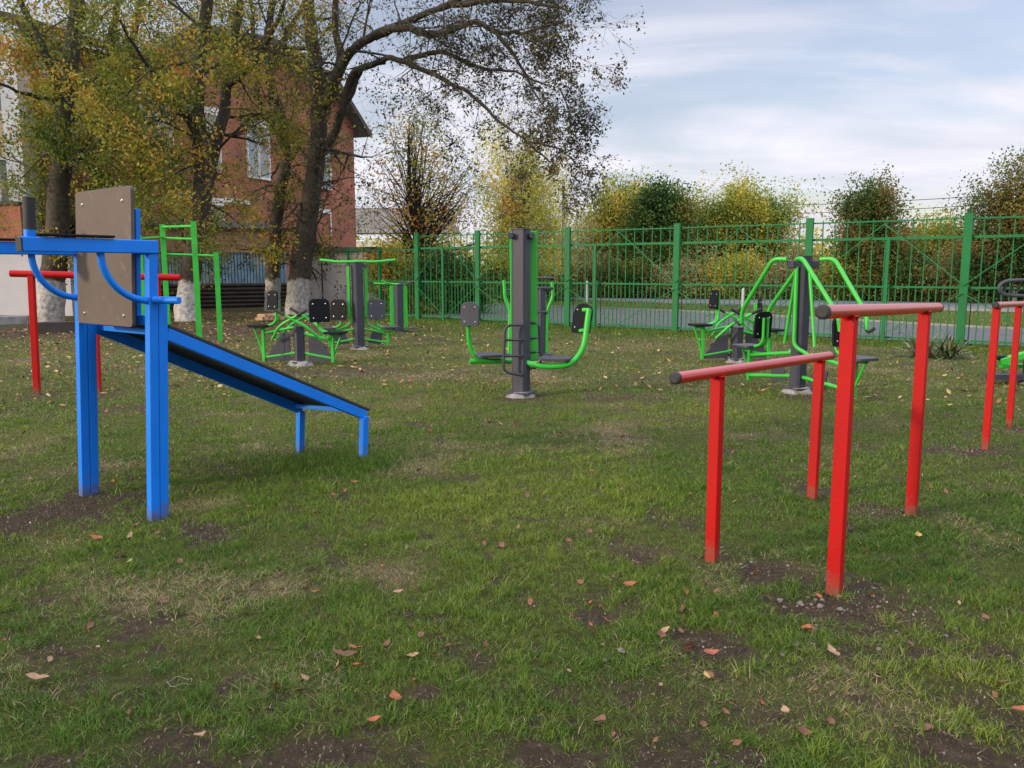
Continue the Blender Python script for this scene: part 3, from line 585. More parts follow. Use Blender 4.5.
YELL=attrmat('yellow_leaves',[(0,(0.247,0.280,0.044)),(.4,(0.496,0.486,0.069)),(.8,(0.700,0.654,0.095)),(1,(0.695,0.411,0.063))],.6,trans=.4)
AUT=attrmat('autumn_leaves',[(0,(0.163,0.228,0.027)),(.35,(0.397,0.365,0.045)),(.65,(0.606,0.388,0.045)),(.85,(0.560,0.206,0.038)),(1,(0.328,0.137,0.030))],.6,trans=.35)
GRNL=attrmat('green_leaves',[(0,(0.023,0.062,0.010)),(.4,(0.051,0.118,0.018)),(.7,(0.111,0.164,0.026)),(1,(0.254,0.218,0.039))],.6,trans=.3)
OCH=attrmat('ochre_leaves',[(0,(0.139,0.201,0.027)),(.4,(0.296,0.330,0.047)),(.7,(0.474,0.424,0.061)),(1,(0.591,0.402,0.081))],.6,trans=.35)
TAN=attrmat('tan_leaves',[(0,(.12,.13,.04)),(.4,(.26,.24,.08)),(.7,(.42,.33,.14)),(1,(.22,.24,.06))],.6,trans=.3)
RUST=attrmat('rust_leaves',[(0,(0.033,0.090,0.014)),(.4,(0.068,0.134,0.022)),(.7,(0.182,0.153,0.035)),(1,(0.304,0.203,0.049))],.6,trans=.3)
def finish(t,name,loc,label,barkm,leafm,size,jit,per,group=None,droop=0,asp=.5,cat='tree'):
    root=thing(name,loc,label,cat,group)
    if t.v: 
        fa=np.array(t.f); npmesh('trunk',np.array(t.v),fa,barkm,root,smooth=True)
    if t.leaf: leafmesh(t.leaf,size,jit,per,'crown',leafm,root,asp,droop)
    return root
def PL(lst,Y):       # pixel path -> points; each entry (px,py,dy)
    return [P(a,b,Y+(c[0] if c else 0)) for a,b,*c in lst]
# --- tree 1, left
random.seed(11)
t=Tree(); Y=G(62,322).y; p,r=t.limb([G(50,322)-V((0,0,.2))]+PL([(52,280),(57,235),(60,180),(62,120,0),(70,60,.3),(78,0,.5),(84,-80,1),(90,-170,1)],Y),.42,.13,12)
t.along(p,r,.30,1,.75,2.7,2,.0,.45,.9); t.along(p,r,.16,.5,.45,2.0,2,-.04,1,1.0)
p,r=t.limb(PL([(62,110),(48,60,-.5),(20,0,-1),(-10,-60,-1.5)],Y),.16,.05,8); t.along(p,r,.1,1,.6,2.0,2,0,.9)
p,r=t.limb(PL([(60,100,.5),(30,95,-1),(-10,80,-2)],Y),.09,.03,6); t.along(p,r,.1,1,.5,1.6,2,0,1)
p,r=t.limb(PL([(64,168),(100,140,-1),(120,100,-2),(150,70,-2.5)],Y),.07,.02,6); t.along(p,r,.1,1,.45,1.5,2,-.02,1)
finish(t,'tree',G(50,322),'big leaning tree with whitewashed foot furthest left, beside the pale wall',WASH,OLIVE,.115,.16,8,'whitewashed trees by the shed')
# --- tree 5, two thin stems in the back
t=Tree(); Y=30.0*S; b0=P(98,302,Y); b0.z=-.1
p,r=t.limb([b0]+PL([(98,240),(96,170),(100,110),(108,60),(118,0),(124,-90)],Y),.30,.09,8); t.along(p,r,.28,1,.7,2.8,2,0,.6,.9); t.along(p,r,.10,.6,.28,2.5,2,-.03,1,1.0)
p,r=t.limb(PL([(100,120),(118,75),(132,40),(140,0),(150,-80)],Y),.18,.08,8); t.along(p,r,.05,1,.8,2.6,2,0,.5,.9)
finish(t,'tree',(b0.x,b0.y,0),'slim forked tree with dense yellow green leaves in front of the brick building',BARK,OLIVE,.125,.21,13,'whitewashed trees by the shed')
# --- tree 2
t=Tree(); Y=G(186,320).y; p,r=t.limb([G(186,321)-V((0,0,.2))]+PL([(189,285),(197,240),(203,190),(200,150),(197,100),(201,50),(208,0),(212,-90),(216,-170)],Y),.37,.12,12)
t.along(p,r,.34,1,.8,2.5,2,0,.45,.9); t.along(p,r,.18,.55,.34,2.2,2,-.04,1,1.0)
p,r=t.limb(PL([(203,190),(214,150,.5),(226,100,1),(232,60,1),(240,0,1.2),(246,-80,1.5)],Y),.24,.08,9); t.along(p,r,.1,1,.8,2.2,2,0,.5,.9)
p,r=t.limb(PL([(228,85,1),(248,70,.5),(268,40,0),(285,0,-.4)],Y),.12,.05,7); t.along(p,r,.1,1,.5,2,2,0,.9)
p,r=t.limb(PL([(199,140),(170,95,-1),(140,55,-2),(120,20,-3)],Y),.10,.03,7); t.along(p,r,.1,1,.5,1.8,2,0,.95)
finish(t,'tree',G(186,321),'tall tree with whitewashed foot behind the green pull-up frame',WASH,OLIVE,.115,.16,8,'whitewashed trees by the shed')
# --- tree 3
t=Tree(); Y=G(272,311).y; p,r=t.limb([G(272,311)-V((0,0,.2))]+PL([(272,285),(274,240),(279,200),(286,150),(280,110),(268,80),(267,40),(272,0),(276,-90)],Y),.32,.10,11)
t.along(p,r,.36,1,.8,2.3,2,0,.45,.9); t.along(p,r,.16,.5,.36,1.9,2,-.04,1,1.0)
p,r=t.limb(PL([(286,150),(275,125,-.3),(262,110,-.6),(256,60,-1),(250,0,-1.2)],Y),.2,.07,8); t.along(p,r,.1,1,.55,2.2,2,0,.8,.9)
p,r=t.limb(PL([(268,80),(285,40,.4),(300,10,.6),(320,-40,.8)],Y),.15,.06,8); t.along(p,r,.1,1,.5,2.2,2,0,.7,.9)
finish(t,'tree',G(272,311),'slimmer tree with whitewashed foot just left of the widest trunk',WASH,OLIVE,.11,.15,6,'whitewashed trees by the shed')
# --- tree 4 with the long limbs over the lawn
t=Tree(); Y=G(300,314).y; p,r=t.limb([G(297,314)-V((0,0,.2))]+PL([(299,285),(305,240),(312,190),(318,140),(318,90),(312,40),(308,0),(304,-90)],Y),.46,.17,12)
t.along(p,r,.40,1,.8,2.2,2,0,.5,.9); t.along(p,r,.16,.55,.36,1.9,2,-.05,1,1.0)
p,r=t.limb(PL([(318,120),(330,90),(340,60,-.3),(335,20,-.5),(340,-50,-.8)],Y),.21,.09,9); t.along(p,r,.2,1,.6,2.4,2,0,.6,.9)
# upper right limb
p,r=t.limb(PL([(322,110),(345,60,-.5),(370,38,-1),(405,22,-1.5),(440,8,-2),(480,-12,-2.4),(520,-30,-3)],Y),.21,.04,10); t.along(p,r,.2,1,.42,2.6,2,-.01,.55,.8,V((.35,0,.05)))
p,r=t.limb(PL([(375,36,-1),(400,28,-1.6),(440,34,-2.2),(475,22,-2.6),(500,34,-3),(530,30,-3.3),(565,20,-3.6)],Y),.16,.03,8); t.along(p,r,.15,1,.36,2.1,2,-.02,.6,.8,V((.25,0,-.05)))
p,r=t.limb(PL([(492,28,-3),(515,55,-3.2),(530,85,-3.4),(545,110,-3.6)],Y),.08,.02,6); t.along(p,r,.1,1,.36,1.5,2,-.05,.6)
# lower arching limb
p,r=t.limb(PL([(325,150),(340,120,-.3),(350,78,-.8),(372,64,-1),(392,58,-1.3),(420,68,-1.7),(448,82,-2.1),(475,98,-2.5),(500,122,-2.8),(528,142,-3),(548,160,-3.2)],Y),.15,.022,9); t.along(p,r,.34,1,.34,1.9,2,-.04,.62,.75,V((.2,0,-.05)))
p,r=t.limb(PL([(338,115,-.4),(352,92,-.6),(362,68,-.8),(385,62,-1.1)],Y),.11,.08,9)
p,r=t.limb(PL([(405,60,-1.4),(440,52,-1.6),(480,68,-2),(515,72,-2.6),(548,86,-3)],Y),.10,.02,6); t.along(p,r,.1,1,.36,1.8,2,-.02,.6)
p,r=t.limb(PL([(440,8,-2),(500,0,-2.6),(550,6,-3),(572,12,-3.2)],Y),.12,.02,6); t.along(p,r,.1,1,.32,1.35,2,-.01,.75)
p,r=t.limb(PL([(480,-12,-2.4),(530,-18,-3),(575,-14,-3.4)],Y),.12,.02,6); t.along(p,r,.1,1,.32,1.4,2,-.05,.8)
p,r=t.limb(PL([(560,88,-3),(568,108,-3.1),(572,135,-3.2)],Y),.03,.015,5); t.along(p,r,0,1,.22,1.1,2,-.06,1)
p,r=t.limb(PL([(528,142,-3),(560,150,-3.2),(578,165,-3.2)],Y),.04,.015,5); t.along(p,r,0,1,.22,1.2,2,-.06,1)
p,r=t.limb(PL([(548,6,-3),(562,40,-3.1),(570,70,-3.2)],Y),.04,.015,5); t.along(p,r,0,1,.25,1.2,2,-.05,1)
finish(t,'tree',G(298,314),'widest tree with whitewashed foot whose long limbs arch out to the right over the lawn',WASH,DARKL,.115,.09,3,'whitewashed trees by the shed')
# --- generic crown tree
def crown_tree(seed,px,basepy,Y,crown,label,leafm,barkm,ncl,per,size,jit,group,tr=.12,name='tree',flat=1.0,droop=0,trunkfork=.35,cat='tree'):
    Y=Y*S; random.seed(seed); t=Tree(); b0=P(px,basepy,Y); b0.z=-.05; lobes=[]
    for cx,cy,rx,ry in crown: c=P(cx,cy,Y+random.uniform(-.6,.6)); lobes.append((c,rx/FPX*Y,ry/FPX*Y))
    for c,rx,rz_ in list(lobes):
        for _ in range(3):
            a_=random.uniform(-.5,3.64); k_=random.uniform(.75,1.12); lobes.append((c+V((math.cos(a_)*rx*k_,random.uniform(-.5,.5)*rx,math.sin(a_)*rz_*k_)),rx*random.uniform(.22,.42),rz_*random.uniform(.2,.4)))
    topc=max(lobes[:len(crown)],key=lambda q:q[0].z+q[2]); top=topc[0]+V((0,0,topc[2]*.75))
    mid=V((b0.x+(top.x-b0.x)*.3,Y,b0.z+(top.z-b0.z)*.4))
    p,r=t.limb([b0,b0.lerp(mid,.5)+V((random.gauss(0,.1),0,0)),mid,mid.lerp(top,.55)+V((random.gauss(0,.15),random.gauss(0,.15),0)),top],tr,.02,8,5,.03)
    tot=sum(a*b_ for _,a,b_ in lobes)
    for c,rx,ry in lobes:
        for _ in range(max(4,int(1.15*ncl*rx*ry/tot))):
            while True:
                q=V((random.uniform(-1,1),random.uniform(-1,1),random.uniform(-1,1)))
                if .35<q.length<1.0 : break
            q*=random.uniform(.75,1.05)
            e=c+V((q.x*rx,q.y*rx*.9,q.z*ry))
            if e.z<.25: continue
            # branch off the trunk somewhere below
            cand=[k for k in range(2,len(p)) if p[k].z<e.z-.1*ry] or [1,2]
            k=cand[int(len(cand)*random.uniform(.35,1)-.01)]; s0=p[k]; md=s0.lerp(e,.5)+V((random.gauss(0,.12),random.gauss(0,.12),abs(random.gauss(0,.2))+.08))*rx*.35
            rr=max(.010,r[k]*.3); pts=[s0,s0.lerp(md,.5)+V((0,0,.04)),md,md.lerp(e,.6),e]; t.tube(pts,[rr,rr*.8,rr*.55,rr*.35,.006],4)
            for _2 in range(3):
                a=pts[random.choice((2,3,4))]; e2=a+V((random.gauss(0,1),random.gauss(0,1),random.gauss(0,.8)))*jit*1.7; t.tube([a,a.lerp(e2,.5)+V((0,0,.03)),e2],[rr*.3,.007,.004],3); t.leaf.append(tuple(e2))
            t.leaf.append(tuple(e)); t.leaf.append(tuple(md.lerp(e,.6)))
    return finish(t,name,(b0.x,b0.y,0),label,barkm,leafm,size*.78,jit*.88,int(per*1.25),group,droop,cat=cat,asp=.65)
g_far='trees beyond the road'
crown_tree(1,420,306,32,[(410,165,34,48),(440,225,42,45),(395,235,30,50),(455,190,26,40),(420,140,20,22)],'sparse autumn tree in yellow green and orange left of the birch, behind the gate',AUT,BARKD,150,6,.15,.36,g_far,.26)
crown_tree(2,520,300,40,[(508,150,24,38),(528,205,36,50),(498,215,18,50),(556,225,22,42),(540,165,22,30)],'birch with thin weeping golden yellow branches',YELL,BIRCH,170,20,.15,.26,g_far,.16,droop=.7)
crown_tree(3,558,300,44,[(566,225,26,52),(580,245,26,35)],'nearly bare grey birch between the golden birch and the olive tree',OCH,BIRCH,80,4,.11,.3,g_far,.14)
crown_tree(4,610,298,48,[(612,222,36,40),(598,245,34,40),(640,215,22,32),(620,200,16,22)],'olive yellow tree just left of the dark green tree beyond the road',OCH,BARKD,190,18,.20,.40,g_far,.2)
crown_tree(5,655,298,44,[(655,245,30,50),(650,205,22,22),(672,215,18,22)],'dense dark green tree beyond the road, behind the middle fence bay',GRNL,BARKD,190,22,.20,.36,g_far,.2)
crown_tree(6,735,298,47,[(730,232,40,42),(765,235,34,42),(785,240,18,34),(715,250,30,40),(745,208,22,20),(690,240,18,40)],'broad rounded olive tree beyond the road, left of the black headed press post',OCH,BARKD,260,20,.20,.38,g_far,.22)
crown_tree(7,868,298,40,[(868,240,32,48),(872,205,16,18),(850,210,14,12),(862,265,36,30)],'dark reddish tree standing alone right of the grey post',RUST,BARKD,190,18,.18,.34,g_far,.2)
crown_tree(8,918,300,42,[(925,262,36,32),(905,275,28,26),(935,245,24,20)],'low yellow green bushy tree between the two reddish trees',OCH,BARKD,150,20,.18,.34,g_far,.15)
crown_tree(9,1000,302,36,[(1000,235,42,52),(1020,205,34,36),(975,265,30,34),(985,205,14,14),(1050,240,40,60)],'tall rust tinged tree at the right edge beyond the road',RUST,BARKD,260,18,.16,.33,g_far,.2)
crown_tree(12,945,302,52,[(960,250,20,28),(940,240,20,20)],'faint green tree far behind the low bushy tree',OCH,BARKD,70,18,.2,.4,g_far,.15)
# shrubs behind the fence
g_sh='shrubs behind the fence'
crown_tree(20,445,309,27.5,[(445,285,32,30),(425,295,24,18),(470,292,24,20)],'bright green bushy shrub behind the fence left of the middle post',GRNL,BARKD,150,20,.13,.22,g_sh,.05,'shrub',cat='shrub')
crown_tree(21,395,308,29.5,[(392,282,22,26),(412,292,14,16)],'rusty orange shrub behind the low gate',AUT,BARKD,90,18,.13,.22,g_sh,.05,'shrub',cat='shrub')
crown_tree(22,500,302,40,[(500,285,24,16),(545,287,30,13)],'low green shrub below the golden birch',GRNL,BARKD,90,18,.16,.28,g_sh,.05,'shrub',cat='shrub')
labs=['dry ochre hedge shrub below the olive yellow tree','green hedge shrub below the dark green tree','pinkish tan hedge shrub left of the broad olive tree','tan hedge shrub under the broad olive tree','tan hedge shrub behind the grey press post','olive hedge shrub under the dark reddish tree','green hedge shrub under the low bushy tree','tan hedge shrub left of the right hand fence post','green hedge shrub at the right edge']
for i_,(px,lab) in enumerate(zip((585,630,680,730,790,850,905,955,1015),labs)):
    crown_tree(30+i_,px,300,44-(i_*.9),[(px,282,30,16),(px+14,274,20,16),(px-16,286,18,12)],lab,(TAN,GRNL,TAN,OCH,TAN,OCH,GRNL)[i_%7],BARKD,95,18,.17,.3,'dry hedge shrubs beyond the road',.05,'shrub',cat='shrub')
# far mass of woodland
t=Tree(); random.seed(5)
pts=[]
for k in range(2600):
    px=random.uniform(330,1500); Yf=random.uniform(62,74); hmax=2.6+1.6*float(fbm(np.array([px*.02]),np.array([1.0]),1,3)[0]); q=P(px,270,Yf); pts.append((q.x,q.y,random.uniform(.1,1)*hmax))
for k in range(900):
    px=random.uniform(-900,20); Yf=random.uniform(50,60); q=P(px,270,Yf); pts.append((q.x,q.y,random.uniform(.1,1)*7))
o=leafmesh(pts,.42,.6,16,'woodland',OCH,None); tag(o,'far low belt of dull autumn woodland on the skyline','woodland',kind='stuff')
# ------------------------------------------------------------------ yucca
def yucca(px,py,label):
    c=G(px,py); root=thing('yucca',c,label,'plant'); n_=110; v=[];f=[];rn=[]
    for k in range(n_):
        a=random.uniform(0,6.283); el=random.uniform(.12,1.25); Ln=random.uniform(.35,.62); d=V((math.cos(a)*math.cos(el),math.sin(a)*math.cos(el),math.sin(el))); s=V((-math.sin(a),math.cos(a),0))
        b=c+V((random.gauss(0,.06),random.gauss(0,.06),.03)); i0=len(v)
        for tt,ww in ((0,.012),(.35,.02),(.75,.012)):
            q=b+d*Ln*tt-V((0,0,.16*tt*tt*math.cos(el))); v+= [tuple(q-s*ww),tuple(q+s*ww)]
        q=b+d*Ln-V((0,0,.18*math.cos(el))); v.append(tuple(q)); rr=random.random(); rn+=[rr]*7
        f+= [(i0,i0+1,i0+3,i0+2),(i0+2,i0+3,i0+5,i0+4)]
    f4=np.array(f); f3=np.array([[k*7+4,k*7+5,k*7+6] for k in range(n_)])
    npmesh('leaves',np.array(v),[f4,f3],attrmat('yucca_leaf',[(0,(.03,.06,.025)),(.6,(.06,.10,.045)),(.85,(.14,.16,.07)),(1,(.32,.25,.12))],.5),root,{'rnd':rn})
    m=MB(); m.tube([c-V((0,0,.02)),c+V((0,0,.14))],[.06,.04],8); m.build('stem',BARKD,root)
yucca(922,357,'spiky green yucca clump left of the right hand fence post')
yucca(948,358,'smaller spiky yucca clump with dry tips at the foot of the fence post')
# ------------------------------------------------------------------ red bars
def red_bar(pa,ya,pb,yb,ext0,ext1,label,group,r=.03,pw=.055):
    """pa/pb ground pixels of the posts, ya/yb rows of the bar over them"""
    A,B=G(*pa),G(*pb); root=thing('parallel_bar',(A+B)/2,label,'exercise bar',group); d=(B-A).normalized()
    za,zb=HZ(A.y,ya[1]),HZ(B.y,yb[1]); tA=P(ya[0],ya[1],A.y); tB=P(yb[0],yb[1],B.y)
    dt=(tB-tA).normalized(); e0=tA-dt*ext0; e1=tB+dt*ext1
    m=MB(); m.tube([e0,e1],r,14); m.build('rail',REDR,root)
    for g_,t_ in ((A,tA),(B,tB)):
        m=MB(); m.vbeam(g_-V((0,0,.1)),t_-V((0,0,r*.6)),pw,pw,d); m.build('post',RED,root,.004)
        m=MB(); m.tube([t_-V((0,0,r*1.55)),t_-V((0,0,r*.75))],[pw*.48,pw*.7],12); m.build('weld_collar',RED,root)
    for e,s in ((e0,-1),(e1,1)):
        m=MB(); m.tube([e-dt*s*.010,e+dt*s*.010],[r*1.03,r*1.03],14); m.tube([e+dt*s*.010,e+dt*s*.016],[r*1.03,r*.7],14); m.build('end_cap',BLACK,root)
    return root
red_bar((834,595),(850,311),(911,515),(925,308),.40,.42,'taller red bar on two posts nearest the camera, in front of the lower one','pair of red parallel bars in front',.031,.064)
red_bar((712,562),(718,372),(812,500),(820,357),.46,.2,'lower red bar on two posts, left of the taller one','pair of red parallel bars in front',.029,.058)
red_bar((985,449),(997,305),(1009,427),(1019,304),.07,.6,'red bar on two posts at the right edge of the photo',None,.027,.055)
A=G(37,393);B=G(98,392);C_=A+(B-A)*2.03
rb=thing('pull_up_bar',B,'long red horizontal bar on three posts behind the blue station','exercise bar')
tA,tB=P(31,274,A.y),P(157,277,C_.y+.0); dt=(tB-tA).normalized()
m=MB(); m.tube([tA-dt*.24,tB+dt*.28],.042,12); m.build('rail',RED,rb)
for g_,t_ in ((A,tA),(B,tA.lerp(tB,.49)),(C_,tB)):
    m=MB(); m.vbeam(g_-V((0,0,.1)),t_-V((0,0,.02)),.07,.07,dt); m.build('post',RED,rb,.004)
# ------------------------------------------------------------------ blue station
A=G(158,519);B=G(89,494); wv=(B-A).normalized(); nv=V((-wv.y,wv.x,0)); 
if nv.y<0: nv=-nv
ds=thing('dip_station',A.lerp(B,.5),'blue leg raise station with brown backboard and two armrests','exercise station')
A0=A-nv*.029; B0=B-nv*.029; zt=HZ(A0.y,247); tpx=P(151,250,A0.y); up=V(((tpx.x-A0.x)/tpx.z,0,1)); print('lean',up.x)
sq=.058
for q in (A0,B0):
    m=MB(); m.vbeam(q-up*.1,q+up*(zt-.04),sq,sq,wv); m.build('post',BLUE,ds,.006)
AL=.80
for k_ in range(200):
    e_=A0+up*zt-nv*(.4+k_*.005); fw_=e_.y*ct-(e_.z-CAMH)*st
    if 512+e_.x/fw_*FPX<20: break
AL=.4+k_*.005; print('AL',AL)
for q in (A0,B0):
    e=q-nv*AL; m=MB(); m.beam(q+nv*sq/2+up*zt,e+up*zt,.075,.078); m.build('arm',BLUE,ds,.006)
    # quarter-round brace
    c0=q-nv*.36; pts=[]
    for k in range(13):
        t_=R(90*k/12); pts.append(q-nv*(.40*(1-math.sin(t_)))-nv*.0+up*(zt-.03-.36*(1-math.cos(t_)) ))
    pts=[q-nv*(.30*math.cos(R(90*k/12)))+up*(zt-.03-.29*math.sin(R(90*k/12))) for k in range(13)]
    m=MB(); m.tube(pts,.021,10); m.build('curved_brace',BLUE,ds)
    m=MB(); h0=e+nv*.05; m.tube([h0+up*(zt+.035),h0+up*(zt+.08)],.03,12); m.tube([h0+up*(zt+.08),h0+up*(zt+.25)],.022,12); hd=m.build('handle',BLUE,ds)
    m=MB(); m.tube([h0+up*(zt+.078),h0+up*(zt+.245)],.031,14); m.tube([h0+up*(zt+.245),h0+up*(zt+.252)],[.033,.02],14); m.build('grip',BLACK,hd)
    m=MB(); m.slab(rrect(.40,.10,.02),q-nv*.43+up*(zt+.052),nv,wv,.014); pd=m.build('arm_pad',PAD,ds,.004)
    m=MB(); m.tube([q-nv*.33+up*(zt+.03),q-nv*.33+up*(zt+.045)],.02,8); m.tube([q-nv*.56+up*(zt+.03),q-nv*.56+up*(zt+.045)],.02,8); m.build('pad_bolt',STEEL,pd)
    m=MB(); m.beam(e-nv*.0015+up*zt,e-nv*.008+up*zt,.07,.072); m.build('end_cap',BLACK,ds)
# backboard: put where it shows
Mx=A0.lerp(B0,.5)-nv*.03
def wcoord(px,off):    # coordinate along wv at column px on the plane  Mx - nv*off
    O=Mx-nv*off+V((up.x*1.4,0,0)); u=(px-512)/FPX*ct; k=(u*O.y-O.x)/(wv.x-u*wv.y); return O+wv*k
bl,br_=wcoord(79,.04),wcoord(134,.04); bc=bl.lerp(br_,.5); bwid=(bl-br_).length; z0,z1=HZ(bc.y,325),HZ(bc.y,189)
m=MB(); m.slab(rrect(bwid,z1-z0,.025),V((bc.x,bc.y,(z0+z1)/2)),-wv,up,.022); bb=m.build('backboard',PLY,ds,.002)
m=MB()
for a in (-.36,.36):
    for bq in (-.42,.40):
        q=V((bc.x,bc.y,(z0+z1)/2))-wv*a*bwid+up*bq*(z1-z0)-nv*.013
        m.tube([q,q-nv*.006],[.011,.006],8)
m.build('bolt',STEEL,bb)
for zc,ht in ((HZ(Mx.y,318),.06),(zt-.02,.05)):
    m=MB(); m.beam(A0+up*zc-wv*-.036,B0+up*zc-wv*.036,.04,ht); m.build('cross_beam',BLUE,ds,.004)
q=wcoord(136,-.03)-V((up.x*1.4,0,0)); m=MB(); m.vbeam(q+up*(HZ(q.y,320)),q+up*(HZ(q.y,209)),.035,.03,wv); m.build('board_upright',BLUE,ds,.003)
q=wcoord(100,-.03)-V((up.x*1.4,0,0)); m=MB(); m.vbeam(q+up*(HZ(q.y,320)),q+up*(HZ(q.y,209)),.035,.03,wv); m.build('board_upright',BLUE,ds,.003)
zf=HZ(A0.y,300); m=MB(); m.tube([A0-wv*.03+up*zf,A0-wv*.19+nv*.07+up*zf],.022,12); m.build('foot_peg',BLUE,ds)
m=MB(); m.tube([A0+wv*.03+up*(zf-.005),A0+wv*.10+up*(zf-.005)],.02,12); m.build('foot_peg',BLUE,ds)
zf2=HZ(A0.y,312)
for q,s in ((A0,1),(B0,1),(B0,-1)):
    m=MB(); m.tube([q+wv*s*.03+up*zf2,q+wv*s*.055+up*zf2],.016,6); m.build('bolt',BLUE,ds)
# inclined bench
nb_=thing('sit_up_bench',A.lerp(B,.5)+nv*1,'blue sloping sit-up bench with black deck on short legs','exercise bench')
A1=A+nv*.0305;B1=B+nv*.0305; LA,LB=G(363,461),G(300,454)
zA=HZ(A1.y,302); zr=HZ(A1.y,334); ze=HZ(LA.y,414)
for q,zz_ in ((A1,zA),(B1,HZ(B1.y,318))):
    m=MB(); m.vbeam(q-up*.1,q+up*zz_,sq,sq,wv); m.build('post',BLUE,nb_,.006)
for q in (LA,LB):
    m=MB(); m.vbeam(q-up*.1,q+up*(ze-.02),.055,.055,wv); m.build('leg',BLUE,nb_,.005)
ra,rb_=A1+nv*.03+up*zr,B1+nv*.03+up*zr; ea,eb=V((LA.x,LA.y,ze)),V((LB.x,LB.y,ze))
dn=(ea-ra).normalized()
for a,b_ in ((ra,ea),(rb_,eb)):
    m=MB(); m.beam(a,b_+dn*.04,.04,.075); m.build('side_rail',BLUE,nb_,.004)
for t_ in (0.02,.975):
    m=MB(); m.beam(ra.lerp(ea,t_)-wv*-.021+up*.012,rb_.lerp(eb,t_)-wv*.021+up*.012,.03,.035); m.build('cross_rail',BLUE,nb_,.003)
m=MB(); nu=(ra-rb_).cross(dn).normalized(); nu=nu if nu.z>0 else -nu
o4=[ra+nu*.041+(ra-rb_).normalized()*.02,ea+nu*.041+dn*.06+(ea-eb).normalized()*.02,eb+nu*.041+dn*.06-(ea-eb).normalized()*.02,rb_+nu*.041-(ra-rb_).normalized()*.02]
m.hexa(o4+[q+nu*.02 for q in o4]); m.build('deck',DECK,nb_,.003)
up=V((0,0,1))
# ------------------------------------------------------------------ green pull-up frame
pf=thing('pull_up_station',V((-6.9,15.8,0)),'bright green pull-up frame with posts of three heights','exercise frame')
def XY(px,Y): p=P(px,270,Y); return V((p.x,Y,0))
pA,pB,pC,pD=XY(141,14.8*S),XY(165,16.6*S),XY(196,15.2*S),XY(217,G(217,342).y)
hA,hB,hC,hD=HZ(14.8*S,236),HZ(16.6*S,225),HZ(15.2*S,222),HZ(pD.y,253)
for q,h in ((pA,hA),(pB,hB),(pC,hC),(pD,hD)):
    m=MB(); m.vbeam(q-up*.1,q+up*h,.10,.10,(1,.3)); m.vbeam(q+up*h,q+up*(h+.012),.11,.11,(1,.3)); m.build('post',GREEN,pf,.005)
for a,b_,za_,zb_ in ((pA,pB,hA-.05,HZ(16.6*S,237)),(pB,pC,hB-.04,HZ(15.2*S,226)),(pB,pC,HZ(16.6*S,238),HZ(15.2*S,239)),(pB,pD,HZ(16.6*S,254),hD-.06)):
    m=MB(); m.tube([a+up*za_,b_+up*zb_],.024,10); m.build('bar',GREEN,pf)
# ------------------------------------------------------------------ grey-post machines
def footing(root,c,w_=.22,h=.05):
    m=MB(); n_=9; o_=[]
    for k in range(n_): t_=2*math.pi*k/n_; rr=w_*.72*random.uniform(.75,1.1); o_.append((rr*math.cos(t_),rr*math.sin(t_)))
    base=[V((c.x+x,c.y+y,-.03)) for x,y in o_]; top=[V((c.x+x*.62,c.y+y*.62,h+random.uniform(-.012,.012))) for x,y in o_]
    m.add(base+top,[tuple(range(n_,2*n_))]+[(i,(i+1)%n_,n_+(i+1)%n_,n_+i) for i in range(n_)]); m.build('footing',CONC,root)
def hexpost(root,c,h,w_,ang,z0=0):
    m=MB(); o_=rrect(w_,w_,w_*.16,1); X=V((math.cos(ang),math.sin(ang),0)); Y_=V((-math.sin(ang),math.cos(ang),0))
    m.slab(o_,c+up*(z0+h)/2,X,Y_,h-z0); p=m.build('main_post',GREY,root,.003)
    m=MB(); m.slab(rrect(w_*1.06,w_*1.06,w_*.16,1),c+up*(h+.008),X,Y_,.014); m.build('post_cap',GREY,p)
    m=MB(); m.box(c+up*.055,(w_*1.7,w_*1.7,.012),ang); m.build('base_plate',GREY,p)
    return p
def pad(root,c,face,wd,ht,mt,th=.03,tilt=0,name='backrest',top=.09):
    """upright pad; face = direction its front looks"""
    f=V((face[0],face[1],0)).normalized(); x=V((-f.y,f.x,0)); y=(up-f*math.tan(tilt)).normalized()
    m=MB(); m.slab(rrect(wd,ht,.035,4,top),c,x,y,th); o=m.build(name,mt,root,.005)
    m=MB(); z=x.cross(y).normalized()
    for a in (-.3,.3):
        for b_ in (-.32,.28):
            q=c+x*a*wd+y*b_*ht
            for s in (-1,1): m.tube([q+z*s*(th/2-.001),q+z*s*(th/2+.005)],[.012,.007],8)
    m.build('bolt',STEEL,o); return o
def seatplate(root,c,d,mt,wd=.34,ln=.34):
    d=V((d[0],d[1],0)).normalized(); x=V((-d.y,d.x,0)); m=MB(); m.slab(rrect(wd,ln,.06),c,x,d,.035); return m.build('seat',mt,root,.006)
